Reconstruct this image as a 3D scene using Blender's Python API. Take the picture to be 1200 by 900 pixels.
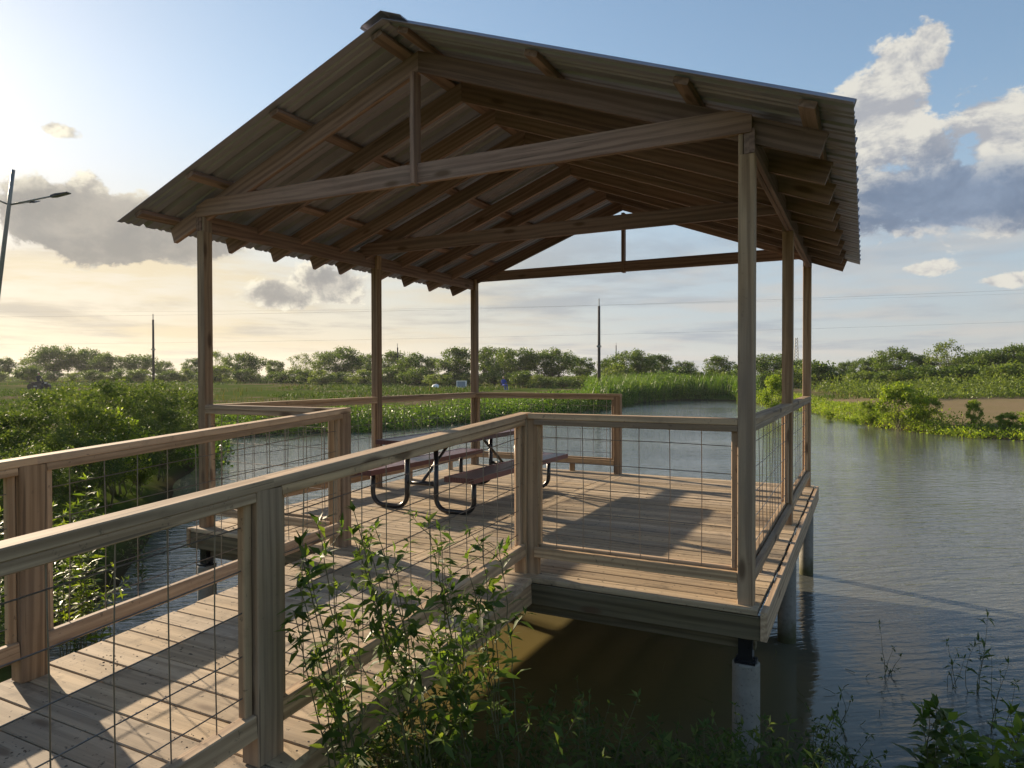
import bpy, math, random
import numpy as np
from mathutils import Vector, Matrix

scene = bpy.context.scene
for o in list(bpy.data.objects):
    bpy.data.objects.remove(o)
R = math.radians

# ------------------------------------------------------------------ camera
CAM = Vector((0.6011, -4.1501, 1.3206))
AX_R = Vector((0.89071, 0.45456, -0.00172))
AX_U = Vector((-0.00438, 0.01237, 0.99991))
AX_F = Vector((-0.45455, 0.89063, -0.01300))
cam = bpy.data.objects.new('camera', bpy.data.cameras.new('camera'))
scene.collection.objects.link(cam)
cam.data.sensor_width = 36.0
cam.data.lens = 808.67 / 1200 * 36
cam.data.clip_start = 0.05
cam.data.clip_end = 6000
m3 = Matrix((AX_R, AX_U, -AX_F)).transposed()
cam.matrix_world = Matrix.Translation(CAM) @ m3.to_4x4()
scene.camera = cam

# ------------------------------------------------------------------ light
SUN_EL = R(17.0)
SUN_H = Vector((-0.96, 0.285, 0)).normalized()
SUN_DIR = Vector((SUN_H.x * math.cos(SUN_EL), SUN_H.y * math.cos(SUN_EL), math.sin(SUN_EL)))
sun = bpy.data.objects.new('sun', bpy.data.lights.new('sun', 'SUN'))
sun.data.energy = 5.0
sun.data.angle = R(0.6)
sun.data.color = (1.0, 0.82, 0.60)
sun.rotation_euler = SUN_DIR.to_track_quat('Z', 'Y').to_euler()
scene.collection.objects.link(sun)

scene.view_settings.view_transform = 'Standard'
scene.view_settings.look = 'None'
scene.view_settings.gamma = 1.0
scene.view_settings.exposure = 1.12
scene.view_settings.use_curve_mapping = False
scene.render.engine = 'CYCLES'
scene.cycles.max_bounces = 5
scene.cycles.transparent_max_bounces = 8
scene.cycles.volume_bounces = 0

class NT:
    """small helper to write node graphs"""
    def __init__(self, tree):
        self.t = tree; self.n = tree.nodes; self.l = tree.links
        self.n.clear()
    def new(self, typ, **kw):
        nd = self.n.new(typ)
        for k, v in kw.items(): setattr(nd, k, v)
        return nd
    def put(self, sock, v):
        if v is None: return
        if isinstance(v, bpy.types.NodeSocket): self.l.new(v, sock)
        else: sock.default_value = v
    def math(self, op, a, b=None, c=None, clamp=False):
        nd = self.new('ShaderNodeMath', operation=op, use_clamp=clamp)
        self.put(nd.inputs[0], a); self.put(nd.inputs[1], b); self.put(nd.inputs[2], c)
        return nd.outputs[0]
    def vmath(self, op, a, b=None):
        nd = self.new('ShaderNodeVectorMath', operation=op)
        self.put(nd.inputs[0], a); self.put(nd.inputs[1], b)
        return nd.outputs['Value'] if op in ('DOT_PRODUCT', 'LENGTH', 'DISTANCE') else nd.outputs[0]
    def xyz(self, x, y, z):
        nd = self.new('ShaderNodeCombineXYZ')
        self.put(nd.inputs[0], x); self.put(nd.inputs[1], y); self.put(nd.inputs[2], z)
        return nd.outputs[0]
    def sep(self, v):
        nd = self.new('ShaderNodeSeparateXYZ'); self.put(nd.inputs[0], v)
        return nd.outputs
    def noise(self, v, scale=5, detail=4, rough=0.55, lac=2.0, dist=0.0):
        nd = self.new('ShaderNodeTexNoise')
        self.put(nd.inputs['Vector'], v); self.put(nd.inputs['Scale'], scale)
        self.put(nd.inputs['Detail'], detail); self.put(nd.inputs['Roughness'], rough)
        self.put(nd.inputs['Lacunarity'], lac); self.put(nd.inputs['Distortion'], dist)
        return nd.outputs['Fac']
    def smooth(self, v, lo, hi, a=0.0, b=1.0):
        nd = self.new('ShaderNodeMapRange', interpolation_type='SMOOTHSTEP')
        self.put(nd.inputs[0], v); self.put(nd.inputs[1], lo); self.put(nd.inputs[2], hi)
        self.put(nd.inputs[3], a); self.put(nd.inputs[4], b)
        return nd.outputs[0]
    def lin(self, v, lo, hi, a=0.0, b=1.0):
        nd = self.new('ShaderNodeMapRange')
        self.put(nd.inputs[0], v); self.put(nd.inputs[1], lo); self.put(nd.inputs[2], hi)
        self.put(nd.inputs[3], a); self.put(nd.inputs[4], b)
        return nd.outputs[0]
    def mix(self, f, a, b, blend='MIX'):
        nd = self.new('ShaderNodeMix', data_type='RGBA', blend_type=blend)
        nd.clamp_factor = True
        self.put(nd.inputs[0], f)
        self.put(nd.inputs[6], c4(a)); self.put(nd.inputs[7], c4(b))
        return nd.outputs[2]
    def scale(self, v, s):
        return self.vmath('MULTIPLY', v, s)

def c4(c):
    if isinstance(c, (tuple, list)) and len(c) == 3: return (*c, 1.0)
    return c

# ------------------------------------------------------------------ sky
def view_angles(px, py):
    """bearing (deg, clockwise from +Y) and elevation (deg) of a cloud"""
    d = (AX_F + AX_R * ((px - 600) / 808.67) - AX_U * ((py - 450) / 808.67)).normalized()
    return math.degrees(math.atan2(d.x, d.y)), math.degrees(math.asin(d.z))

world = bpy.data.worlds.new('World')
scene.world = world
world.use_nodes = True
w = NT(world.node_tree)
sky = w.new('ShaderNodeTexSky', sky_type='NISHITA')
sky.sun_disc = False
sky.sun_elevation = SUN_EL
sky.sun_rotation = math.atan2(SUN_H.x, SUN_H.y)
sky.altitude = 50
sky.air_density = 1.0
sky.dust_density = 0.35
sky.ozone_density = 2.2
SKY = 0.12

# (px, py, half-width, half-height, weight, shade) of the cumulus masses as seen from the bank
CLOUDS = [(1042, 130, 44, 72, 0.98, 0.0), (1088, 55, 24, 32, 0.76, 0.0), (1015, 165, 36, 46, 0.85, 0.0), (1178, 150, 54, 56, 1.05, 0.0), (1090, 185, 46, 34, 0.8, 0.1),
          (1120, 232, 125, 50, 1.1, 1.0), (1290, 170, 80, 80, 0.95, 0.5),
          (115, 266, 110, 44, 1.25, 1.25), (105, 228, 30, 26, 1.0, 0.75), (225, 285, 70, 30, 1.05, 1.1), (25, 285, 60, 34, 0.7, 0.3),
          (64, 152, 22, 10, 0.74, 0.0), (330, 345, 54, 18, 0.95, 0.9), (388, 335, 56, 28, 1.0, 0.85),
          (1180, 328, 26, 8, 0.78, 0.3), (1090, 313, 32, 11, 0.85, 0.5)]
tc = w.new('ShaderNodeTexCoord')
dx, dy, dz = w.sep(tc.outputs['Generated'])
az = w.math('MULTIPLY', w.math('ARCTAN2', dx, dy), 180 / math.pi)
el = w.math('MULTIPLY', w.math('ARCSINE', dz), 180 / math.pi)
# billows: noise on a cylinder round the viewer, warped; and the same sampled a little nearer the sun
v = w.xyz(w.math('MULTIPLY', dx, 5.73), w.math('MULTIPLY', dy, 5.73), w.math('MULTIPLY', el, 0.13))
n0 = w.noise(v, 1.9, 8, 0.64, dist=0.25)
n1 = w.noise(w.vmath('ADD', v, (-0.09, -0.02, 0.10)), 1.9, 6, 0.64, dist=0.25)
cov = None; shd = None
for px, py, rx, ry, wgt, sh in CLOUDS:
    A, E_ = view_angles(px, py)
    pos = w.xyz(w.math('MULTIPLY', w.math('SUBTRACT', az, A), 1 / (rx * 0.0709)), w.math('MULTIPLY', w.math('SUBTRACT', el, E_), 1 / (ry * 0.0709)), 0.0)
    d2 = w.vmath('DOT_PRODUCT', pos, pos)
    gss = w.math('MULTIPLY', w.math('POWER', 0.3679, d2), wgt)
    cov = gss if cov is None else w.math('MAXIMUM', cov, gss)
    if sh > 0:
        s_ = w.math('MULTIPLY', gss, sh)
        shd = s_ if shd is None else w.math('MAXIMUM', shd, s_)
# the same kind of cumulus all round the sky
base = w.noise(w.vmath('ADD', v, (31.0, 7.0, 3.0)), 0.42, 1, 0.5)
band = w.math('MULTIPLY', w.smooth(el, 1.0, 8.0), w.smooth(el, 30.0, 14.0))
out_ = w.smooth(w.math('ABSOLUTE', w.math('ADD', az, 27.0)), 46.0, 62.0)
gen = w.math('MULTIPLY', w.math('MULTIPLY', w.smooth(base, 0.50, 0.66), band), out_)
cov = w.math('MAXIMUM', cov, w.math('MULTIPLY', gen, 0.8))
shd = w.math('MAXIMUM', shd, w.math('MULTIPLY', gen, 0.4))
raw = w.math('ADD', cov, w.math('MULTIPLY', w.math('SUBTRACT', n0, 0.5), 2.1))
raw1 = w.math('ADD', cov, w.math('MULTIPLY', w.math('SUBTRACT', n1, 0.5), 2.1))
cu = w.smooth(raw, 0.44, 0.62)
# lit where the cloud thins towards the sun
lit = w.smooth(w.math('SUBTRACT', raw, raw1), -0.22, 0.20)
# high thin layer, seen in perspective (streaks towards the horizon)
pl = w.math('ADD', w.math('MAXIMUM', dz, 0.0), 0.055)
vst = w.xyz(w.math('DIVIDE', dx, pl), w.math('DIVIDE', dy, pl), 0.0)
st_n = w.noise(vst, 0.62, 6, 0.60, dist=0.3)
st_dark = w.noise(w.vmath('ADD', vst, (0.35, -0.10, 2.0)), 0.45, 4, 0.58)
st = w.math('MULTIPLY', w.smooth(st_n, 0.40, 0.62), w.smooth(el, 15.0, 8.5))
# warm side towards the sun
sdot = w.vmath('DOT_PRODUCT', tc.outputs['Generated'], tuple(SUN_DIR))
near_sun = w.smooth(sdot, 0.45, 0.99)
sky_c = w.scale(sky.outputs[0], (SKY, SKY, SKY))
# soft shoulder for the aureole
sky_c = w.vmath('DIVIDE', sky_c, w.vmath('ADD', w.scale(sky_c, (0.9, 0.9, 0.9)), (1.0, 1.0, 1.0)))
# whitish humid veil low down
veil = w.smooth(el, 22.0, 0.0)
veil_c = w.mix(near_sun, (0.20, 0.22, 0.25), (0.36, 0.27, 0.15))
sky_c = w.mix(w.math('MULTIPLY', veil, 0.72), sky_c, veil_c)
st_lit = w.mix(near_sun, (0.285, 0.275, 0.26), (0.41, 0.335, 0.205))
st_shd = w.mix(near_sun, (0.155, 0.18, 0.215), (0.23, 0.215, 0.185))
st_col = w.mix(w.smooth(st_dark, 0.42, 0.60), st_lit, st_shd)
col = w.mix(w.math('MULTIPLY', st, 0.70), sky_c, st_col)
cu_lit = w.mix(near_sun, (0.385, 0.37, 0.33), (0.52, 0.48, 0.38))
cu_mid = w.mix(near_sun, (0.205, 0.21, 0.225), (0.27, 0.255, 0.225))
cu_shd = w.mix(near_sun, (0.09, 0.12, 0.175), (0.175, 0.168, 0.155))
shade = w.mix(lit, cu_mid, cu_lit)
shade = w.mix(w.smooth(w.math('SUBTRACT', w.math('ADD', shd, w.math('MULTIPLY', w.math('SUBTRACT', n0, 0.5), 1.3)), w.math('MULTIPLY', lit, 0.30)), 0.10, 0.78), shade, w.mix(w.smooth(n1, 0.35, 0.65), w.scale(cu_shd, (1.28, 1.24, 1.18)), w.scale(cu_shd, (0.86, 0.87, 0.88))))
col = w.mix(w.math('MULTIPLY', cu, 0.94), col, shade)
# below the horizon: plain dull ground light
col = w.mix(w.smooth(el, -0.3, -2.5), col, (0.05, 0.045, 0.03))
bg = w.new('ShaderNodeBackground'); w.put(bg.inputs[0], col); bg.inputs[1].default_value = 0.95
wo = w.new('ShaderNodeOutputWorld'); w.l.new(bg.outputs[0], wo.inputs[0])
world.cycles.sampling_method = 'MANUAL'
world.cycles.sample_map_resolution = 512

# ------------------------------------------------------------------ materials
def mat(name):
    m = bpy.data.materials.new(name); m.use_nodes = True
    k = NT(m.node_tree)
    out = k.new('ShaderNodeOutputMaterial')
    return m, k, out
def principled(k, out, col, rough=0.6, metal=0.0, spec=0.5, bump=None, bstr=0.3, bdist=0.01):
    p = k.new('ShaderNodeBsdfPrincipled')
    k.put(p.inputs['Base Color'], c4(col)); k.put(p.inputs['Roughness'], rough)
    k.put(p.inputs['Metallic'], metal); k.put(p.inputs['Specular IOR Level'], spec)
    if bump is not None:
        b = k.new('ShaderNodeBump'); b.inputs['Strength'].default_value = bstr; b.inputs['Distance'].default_value = bdist
        k.put(b.inputs['Height'], bump); k.l.new(b.outputs[0], p.inputs['Normal'])
    k.l.new(p.outputs[0], out.inputs[0])
    return p

def wood(name, light, dark, grey=0.3, dirt=0.3, knots=1.0, rough=0.75):
    """pine boards: grain along the local X axis, each board shifted and toned by its own random number"""
    m, k, out = mat(name)
    tco = k.new('ShaderNodeTexCoord'); oi = k.new('ShaderNodeObjectInfo')
    off = k.math('MULTIPLY', oi.outputs['Random'], 57.0)
    v = k.vmath('ADD', tco.outputs['Object'], k.xyz(off, k.math('MULTIPLY', off, 0.37), k.math('MULTIPLY', off, 0.71)))
    sx = k.scale(v, (0.35, 6.0, 6.0))
    bend = k.noise(sx, 1.0, 3, 0.5)
    grain_v = k.vmath('ADD', k.scale(v, (0.6, 30.0, 30.0)), k.xyz(0.0, k.math('MULTIPLY', bend, 7.0), k.math('MULTIPLY', bend, 6.0)))
    g1 = k.noise(grain_v, 1.0, 4, 0.6)
    rings = k.new('ShaderNodeTexWave', wave_type='RINGS', rings_direction='X')
    k.put(rings.inputs['Vector'], k.vmath('ADD', k.scale(v, (0.25, 1.0, 1.0)), k.xyz(0.0, 0.06, k.math('MULTIPLY', bend, 0.12))))
    rings.inputs['Scale'].default_value = 8.0; rings.inputs['Distortion'].default_value = 3.0
    rings.inputs['Detail'].default_value = 2.0
    fine = k.noise(k.scale(v, (3.0, 160.0, 160.0)), 1.0, 2, 0.5)
    mix = k.math('ADD', k.math('MULTIPLY', g1, 0.80), k.math('MULTIPLY', rings.outputs['Fac'], 0.20))
    c = k.mix(k.smooth(mix, 0.30, 0.70), dark, light)
    c = k.mix(k.math('MULTIPLY', k.smooth(fine, 0.35, 0.75), 0.35), c, k.scale(c, (0.72, 0.70, 0.68)))
    # weathering to grey in broad patches
    wz = k.smooth(k.noise(k.scale(v, (0.9, 3.0, 3.0)), 1.3, 3, 0.55), 0.35, 0.75)
    c = k.mix(k.math('MULTIPLY', wz, grey), c, (0.24, 0.225, 0.20))
    # knots
    vor = k.new('ShaderNodeTexVoronoi'); k.put(vor.inputs['Vector'], k.scale(v, (1.9, 6.0, 6.0))); vor.inputs['Scale'].default_value = 1.0
    kn = k.math('MULTIPLY', k.smooth(vor.outputs['Distance'], 0.19, 0.07), knots)
    c = k.mix(k.math('MULTIPLY', kn, 0.85), c, (0.10, 0.06, 0.035))
    # drying checks along the grain
    ck = k.smooth(k.noise(k.scale(v, (1.1, 42.0, 42.0)), 1.0, 2, 0.5), 0.66, 0.72)
    c = k.mix(k.math('MULTIPLY', ck, 0.6), c, (0.07, 0.05, 0.035))
    # grime specks and stains
    sp = k.smooth(k.noise(v, 30.0, 3, 0.62), 0.62, 0.70)
    st_ = k.smooth(k.noise(v, 5.0, 5, 0.68), 0.52, 0.74)
    c = k.mix(k.math('MULTIPLY', k.math('MAXIMUM', sp, k.math('MULTIPLY', st_, 0.6)), dirt), c, (0.07, 0.055, 0.04))
    tone = k.math('ADD', 0.72, k.math('MULTIPLY', oi.outputs['Random'], 0.54))
    r2 = k.math('FRACT', k.math('MULTIPLY', oi.outputs['Random'], 13.7))
    c = k.vmath('MULTIPLY', c, k.xyz(tone, k.math('MULTIPLY', tone, k.math('ADD', 0.96, k.math('MULTIPLY', r2, 0.06))), k.math('MULTIPLY', tone, k.math('ADD', 0.88, k.math('MULTIPLY', r2, 0.2)))))
    h = k.math('ADD', k.math('MULTIPLY', mix, 0.6), k.math('MULTIPLY', fine, 0.4))
    principled(k, out, c, rough, 0, 0.25, h, 0.35, 0.004)
    return m

M = {}
M['deck'] = wood('deck_wood', (0.48, 0.375, 0.25), (0.315, 0.24, 0.155), 0.25, 0.9, 0.8, 0.8)
M['rail'] = wood('rail_wood', (0.50, 0.355, 0.22), (0.29, 0.195, 0.115), 0.22, 0.5, 1.0, 0.75)
M['frame'] = wood('frame_wood', (0.32, 0.215, 0.172), (0.18, 0.115, 0.09), 0.18, 0.2, 1.0, 0.72)
M['post'] = wood('post_wood', (0.44, 0.305, 0.185), (0.235, 0.15, 0.085), 0.35, 0.2, 1.0, 0.75)
M['treated'] = wood('treated_wood', (0.145, 0.12, 0.07), (0.07, 0.056, 0.03), 0.2, 0.25, 1.0, 0.7)

def simple(name, col, rough=0.5, metal=0.0, var=0.15, scale=12.0, bstr=0.1, spec=0.5):
    m, k, out = mat(name)
    tco = k.new('ShaderNodeTexCoord')
    n = k.noise(tco.outputs['Object'], scale, 5, 0.6)
    c = k.mix(n, tuple(x * (1 - var) for x in col), tuple(min(1, x * (1 + var)) for x in col))
    principled(k, out, c, k.lin(n, 0, 1, max(0.02, rough - 0.08), min(1, rough + 0.08)), metal, spec, n, bstr, 0.01)
    return m
M['black'] = simple('black_powder_coat', (0.012, 0.012, 0.014), 0.32, 0, 0.3, 60)
M['wire'] = simple('galvanised_wire', (0.22, 0.20, 0.18), 0.42, 0.75, 0.3, 30)
M['steel'] = simple('dark_steel', (0.03, 0.03, 0.035), 0.3, 0.6, 0.3, 30)
M['bark'] = simple('bark', (0.085, 0.068, 0.05), 0.9, 0, 0.4, 25, 0.5)
M['stem'] = simple('green_stem', (0.10, 0.095, 0.04), 0.7, 0, 0.35, 20)
M['pole'] = simple('creosote_pole', (0.05, 0.042, 0.036), 0.85, 0, 0.3, 9)
M['lamp'] = simple('lamp_metal', (0.22, 0.22, 0.20), 0.45, 0.4, 0.15, 9)
M['white'] = simple('white_plastic', (0.72, 0.73, 0.74), 0.5, 0, 0.05, 9)
M['panelblue'] = simple('grey_blue_panel', (0.22, 0.27, 0.36), 0.5, 0, 0.1, 9)
M['bluecloth'] = simple('blue_cloth', (0.05, 0.08, 0.35), 0.9, 0, 0.2, 20)
M['darkcloth'] = simple('dark_cloth', (0.03, 0.03, 0.035), 0.9, 0, 0.2, 20)
M['skin'] = simple('skin', (0.35, 0.18, 0.12), 0.6, 0, 0.1, 20)
M['bag'] = simple('dark_plastic', (0.02, 0.02, 0.035), 0.4, 0, 0.4, 8)

def mat_metal_roof():
    m, k, out = mat('galvalume')
    tco = k.new('ShaderNodeTexCoord'); oi = k.new('ShaderNodeObjectInfo')
    n = k.noise(tco.outputs['Object'], 3.0, 4, 0.6)
    f = k.noise(k.scale(tco.outputs['Object'], (2.0, 30.0, 2.0)), 2.0, 3, 0.6)
    tone = k.math('ADD', 0.9, k.math('MULTIPLY', oi.outputs['Random'], 0.2))
    c = k.mix(n, (0.26, 0.255, 0.305), (0.37, 0.365, 0.42))
    c = k.mix(k.math('MULTIPLY', k.smooth(f, 0.5, 0.75), 0.35), c, (0.22, 0.20, 0.19))
    c = k.vmath('MULTIPLY', c, k.xyz(tone, tone, tone))
    principled(k, out, c, k.lin(n, 0, 1, 0.34, 0.5), 0.3, 0.5, n, 0.05, 0.01)
    return m
M['roof'] = mat_metal_roof()

WATER = -1.04
def mat_concrete():
    m, k, out = mat('cast_concrete')
    tco = k.new('ShaderNodeTexCoord')
    v = tco.outputs['Object']
    n = k.noise(v, 9.0, 6, 0.65); n2 = k.noise(k.scale(v, (1, 1, 0.25)), 5.0, 3, 0.5)
    pits = k.smooth(k.noise(v, 70.0, 3, 0.6), 0.62, 0.70)
    c = k.mix(n, (0.15, 0.14, 0.12), (0.33, 0.315, 0.28))
    c = k.mix(k.math('MULTIPLY', k.smooth(n2, 0.4, 0.7), 0.5), c, (0.20, 0.185, 0.15))
    c = k.mix(k.math('MULTIPLY', pits, 0.8), c, (0.08, 0.075, 0.06))
    zz = k.math('ADD', k.sep(v)[2], k.math('MULTIPLY', k.math('SUBTRACT', n, 0.5), 0.25))
    c = k.mix(k.smooth(zz, WATER + 0.30, WATER + 0.02), c, (0.075, 0.075, 0.035))
    principled(k, out, c, 0.9, 0, 0.3, k.math('SUBTRACT', n, pits), 0.7, 0.01)
    return m
M['concrete'] = mat_concrete()

def mat_coated(name, col):
    """thermoplastic-coated expanded metal: small diamond holes as relief"""
    m, k, out = mat(name)
    tco = k.new('ShaderNodeTexCoord'); x, y, z = k.sep(tco.outputs['Object'])
    a = k.math('SINE', k.math('MULTIPLY', k.math('ADD', x, y), 180.0))
    b = k.math('SINE', k.math('MULTIPLY', k.math('SUBTRACT', x, y), 180.0))
    hole = k.smooth(k.math('MULTIPLY', a, b), 0.15, 0.5)
    n = k.noise(tco.outputs['Object'], 6.0, 4, 0.6)
    c = k.mix(n, tuple(v * 0.8 for v in col), tuple(v * 1.2 for v in col))
    c = k.mix(k.math('MULTIPLY', hole, 0.7), c, (0.015, 0.01, 0.01))
    principled(k, out, c, 0.38, 0, 0.5, k.math('SUBTRACT', 1.0, hole), 0.6, 0.004)
    return m
M['maroon'] = mat_coated('maroon_coated_metal', (0.13, 0.045, 0.05))

def leaf_mat(name, cols, trans=0.5, rough=0.45, gloss=0.25):
    m, k, out = mat(name)
    geo = k.new('ShaderNodeNewGeometry')
    r = k.new('ShaderNodeValToRGB')
    els = r.color_ramp.elements
    els[0].position = 0.0; els[0].color = (*cols[0], 1)
    els[1].position = 1.0; els[1].color = (*cols[-1], 1)
    for i, c in enumerate(cols[1:-1]):
        e = els.new((i + 1) / (len(cols) - 1)); e.color = (*c, 1)
    k.put(r.inputs[0], geo.outputs['Random Per Island'])
    tco = k.new('ShaderNodeTexCoord')
    patch = k.noise(tco.outputs['Object'], 1.1, 3, 0.5)
    c = k.mix(0.55, r.outputs[0], k.mix(k.smooth(patch, 0.35, 0.65), k.scale(r.outputs[0], (0.6, 0.66, 0.7)), k.scale(r.outputs[0], (1.45, 1.35, 1.1))))
    p = k.new('ShaderNodeBsdfPrincipled'); k.put(p.inputs['Base Color'], c)
    p.inputs['Roughness'].default_value = rough; p.inputs['Specular IOR Level'].default_value = gloss
    t = k.new('ShaderNodeBsdfTranslucent'); k.put(t.inputs[0], k.scale(c, (1.5, 1.5, 0.6)))
    mx = k.new('ShaderNodeMixShader'); mx.inputs[0].default_value = trans
    k.l.new(p.outputs[0], mx.inputs[1]); k.l.new(t.outputs[0], mx.inputs[2]); k.l.new(mx.outputs[0], out.inputs[0])
    return m
M['leaf_tree'] = leaf_mat('tree_leaves', [(0.05, 0.085, 0.015), (0.08, 0.13, 0.022), (0.12, 0.17, 0.03)], 0.38)
M['leaf_tree2'] = leaf_mat('pale_tree_leaves', [(0.085, 0.12, 0.025), (0.115, 0.165, 0.035), (0.15, 0.19, 0.045)], 0.42)
M['leaf_dark'] = leaf_mat('dark_bush_leaves', [(0.05, 0.085, 0.024), (0.08, 0.12, 0.034), (0.12, 0.155, 0.045)], 0.38, 0.6, 0.15)
M['leaf_light'] = leaf_mat('bright_bush_leaves', [(0.13, 0.20, 0.025), (0.17, 0.24, 0.03), (0.22, 0.26, 0.045)], 0.55)
M['leaf_near'] = leaf_mat('waterside_shrub_leaves', [(0.055, 0.10, 0.02), (0.10, 0.16, 0.032), (0.17, 0.22, 0.05)], 0.5, 0.45, 0.35)
M['leaf_mat'] = leaf_mat('bank_weed_leaves', [(0.05, 0.10, 0.015), (0.08, 0.15, 0.022), (0.13, 0.19, 0.03)], 0.42)
M['leaf_field'] = leaf_mat('field_weed_leaves', [(0.045, 0.085, 0.014), (0.07, 0.115, 0.02), (0.10, 0.145, 0.028)], 0.2, 0.7, 0.1)
M['leaf_dry'] = leaf_mat('dry_grass', [(0.15, 0.125, 0.05), (0.12, 0.12, 0.04), (0.08, 0.11, 0.025)], 0.2, 0.7, 0.1)

def mat_ground():
    m, k, out = mat('pond_side_soil')
    tco = k.new('ShaderNodeTexCoord'); v = tco.outputs['Object']
    n1 = k.noise(v, 0.09, 5, 0.6); n2 = k.noise(v, 0.7, 5, 0.65); n3 = k.noise(v, 7.0, 4, 0.6)
    soil = k.mix(n3, (0.11, 0.085, 0.05), (0.19, 0.15, 0.095))
    grass = k.mix(n2, (0.04, 0.07, 0.012), (0.085, 0.115, 0.022))
    f = k.smooth(k.math('ADD', k.math('MULTIPLY', n1, 0.65), k.math('MULTIPLY', n2, 0.35)), 0.41, 0.51)
    c = k.mix(f, soil, grass)
    tan = k.mix(n3, (0.17, 0.125, 0.07), (0.27, 0.21, 0.125))
    db = k.vmath('DISTANCE', k.scale(v, (1.0, 0.8, 0.0)), (8.0, 32.0, 0.0))
    c = k.mix(k.smooth(k.math('ADD', db, k.math('MULTIPLY', n2, 6.0)), 19.0, 13.0, 0.0, 0.85), c, tan)
    z = k.sep(v)[2]
    c = k.mix(k.smooth(z, -0.86, -1.05), c, (0.045, 0.036, 0.022))
    principled(k, out, c, 1.0, 0, 0.0, k.math('ADD', n3, n2), 0.3, 0.05)
    return m
M['ground'] = mat_ground()

def mat_water():
    m, k, out = mat('murky_pond_water')
    tco = k.new('ShaderNodeTexCoord'); v = tco.outputs['Object']
    # wind ripples: crests run across the breeze, broken up by slower swells
    rot = k.new('ShaderNodeVectorRotate', rotation_type='Z_AXIS'); k.put(rot.inputs['Vector'], v); rot.inputs['Angle'].default_value = R(-36)
    rv = rot.outputs[0]
    r1 = k.noise(k.scale(rv, (1.3, 5.2, 1.0)), 1.35, 3, 0.5, dist=0.5)
    r2 = k.noise(k.scale(rv, (3.5, 12.0, 1.0)), 1.6, 3, 0.55, dist=0.3)
    r3 = k.noise(v, 0.35, 2, 0.5)
    calm = k.smooth(k.noise(v, 0.16, 3, 0.5), 0.30, 0.62, 0.45, 1.0)
    h = k.math('ADD', k.math('ADD', k.math('MULTIPLY', r1, 0.55), k.math('MULTIPLY', r2, 0.20)), k.math('MULTIPLY', r3, 0.5))
    h = k.math('MULTIPLY', h, calm)
    n = k.noise(v, 0.4, 4, 0.6)
    # silty shallows with sun glow painted into the brown, darker green-grey water further out
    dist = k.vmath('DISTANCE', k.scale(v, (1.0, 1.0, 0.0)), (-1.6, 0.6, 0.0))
    sunlit_silt = k.smooth(k.math('ADD', dist, k.math('MULTIPLY', n, 1.2)), 3.6, 1.2)
    c = k.mix(sunlit_silt, (0.085, 0.088, 0.076), (0.16, 0.125, 0.045))
    h = k.math('MULTIPLY', h, k.smooth(dist, 1.6, 4.0, 0.12, 1.0))
    p = principled(k, out, c, 0.03, 0, 0.5, h, 1.0, 0.04)
    p.inputs['IOR'].default_value = 1.36
    return m
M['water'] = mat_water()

# ------------------------------------------------------------------ mesh helpers
COL = scene.collection
class MB:
    """collects geometry, then links it as ONE mesh object"""
    def __init__(self): self.V = []; self.F = []; self.n = 0
    def add(self, verts, faces):
        verts = np.asarray(verts, float)
        self.V.append(verts)
        for f in faces: self.F.append([i + self.n for i in f])
        self.n += len(verts)
    def box(self, c, s):
        x, y, z = c; a, b, h = s[0] / 2, s[1] / 2, s[2] / 2
        v = [(x + i * a, y + j * b, z + l * h) for i in (-1, 1) for j in (-1, 1) for l in (-1, 1)]
        self.add(v, [(0, 1, 3, 2), (4, 6, 7, 5), (0, 4, 5, 1), (2, 3, 7, 6), (0, 2, 6, 4), (1, 5, 7, 3)])
    def tube(self, pts, rad, sides=6, caps=True):
        pts = [Vector(p) for p in pts]
        if not hasattr(rad, '__len__'): rad = [rad] * len(pts)
        vs = []; ref = None
        for i, p in enumerate(pts):
            t = (pts[min(i + 1, len(pts) - 1)] - pts[max(i - 1, 0)]).normalized()
            if ref is None:
                ref = Vector((0, 0, 1)) if abs(t.z) < 0.9 else Vector((1, 0, 0))
            a = (ref - t * ref.dot(t)).normalized(); b = t.cross(a); ref = a
            for j in range(sides):
                an = 2 * math.pi * j / sides
                vs.append(p + (a * math.cos(an) + b * math.sin(an)) * rad[i])
        fs = []
        for i in range(len(pts) - 1):
            for j in range(sides):
                j2 = (j + 1) % sides
                fs.append((i * sides + j, i * sides + j2, (i + 1) * sides + j2, (i + 1) * sides + j))
        if caps:
            fs.append(tuple(range(sides))[::-1]); fs.append(tuple((len(pts) - 1) * sides + j for j in range(sides)))
        self.add([tuple(v) for v in vs], fs)
    def prism_y(self, prof, y0, y1):
        """profile of (x, z) extruded along y"""
        n = len(prof)
        v = [(x, y0, z) for x, z in prof] + [(x, y1, z) for x, z in prof]
        f = [tuple(range(n)), tuple(range(2 * n - 1, n - 1, -1))]
        for i in range(n):
            j = (i + 1) % n; f.append((i, n + i, n + j, j))
        self.add(v, f)
    def mesh(self, name, smooth=False):
        me = bpy.data.meshes.new(name)
        me.from_pydata(np.concatenate(self.V).tolist(), [], self.F)
        if smooth: me.polygons.foreach_set('use_smooth', [True] * len(me.polygons))
        me.update(); return me
    def build(self, name, material, parent=None, smooth=False):
        return link(name, self.mesh(name, smooth), material, parent)

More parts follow.
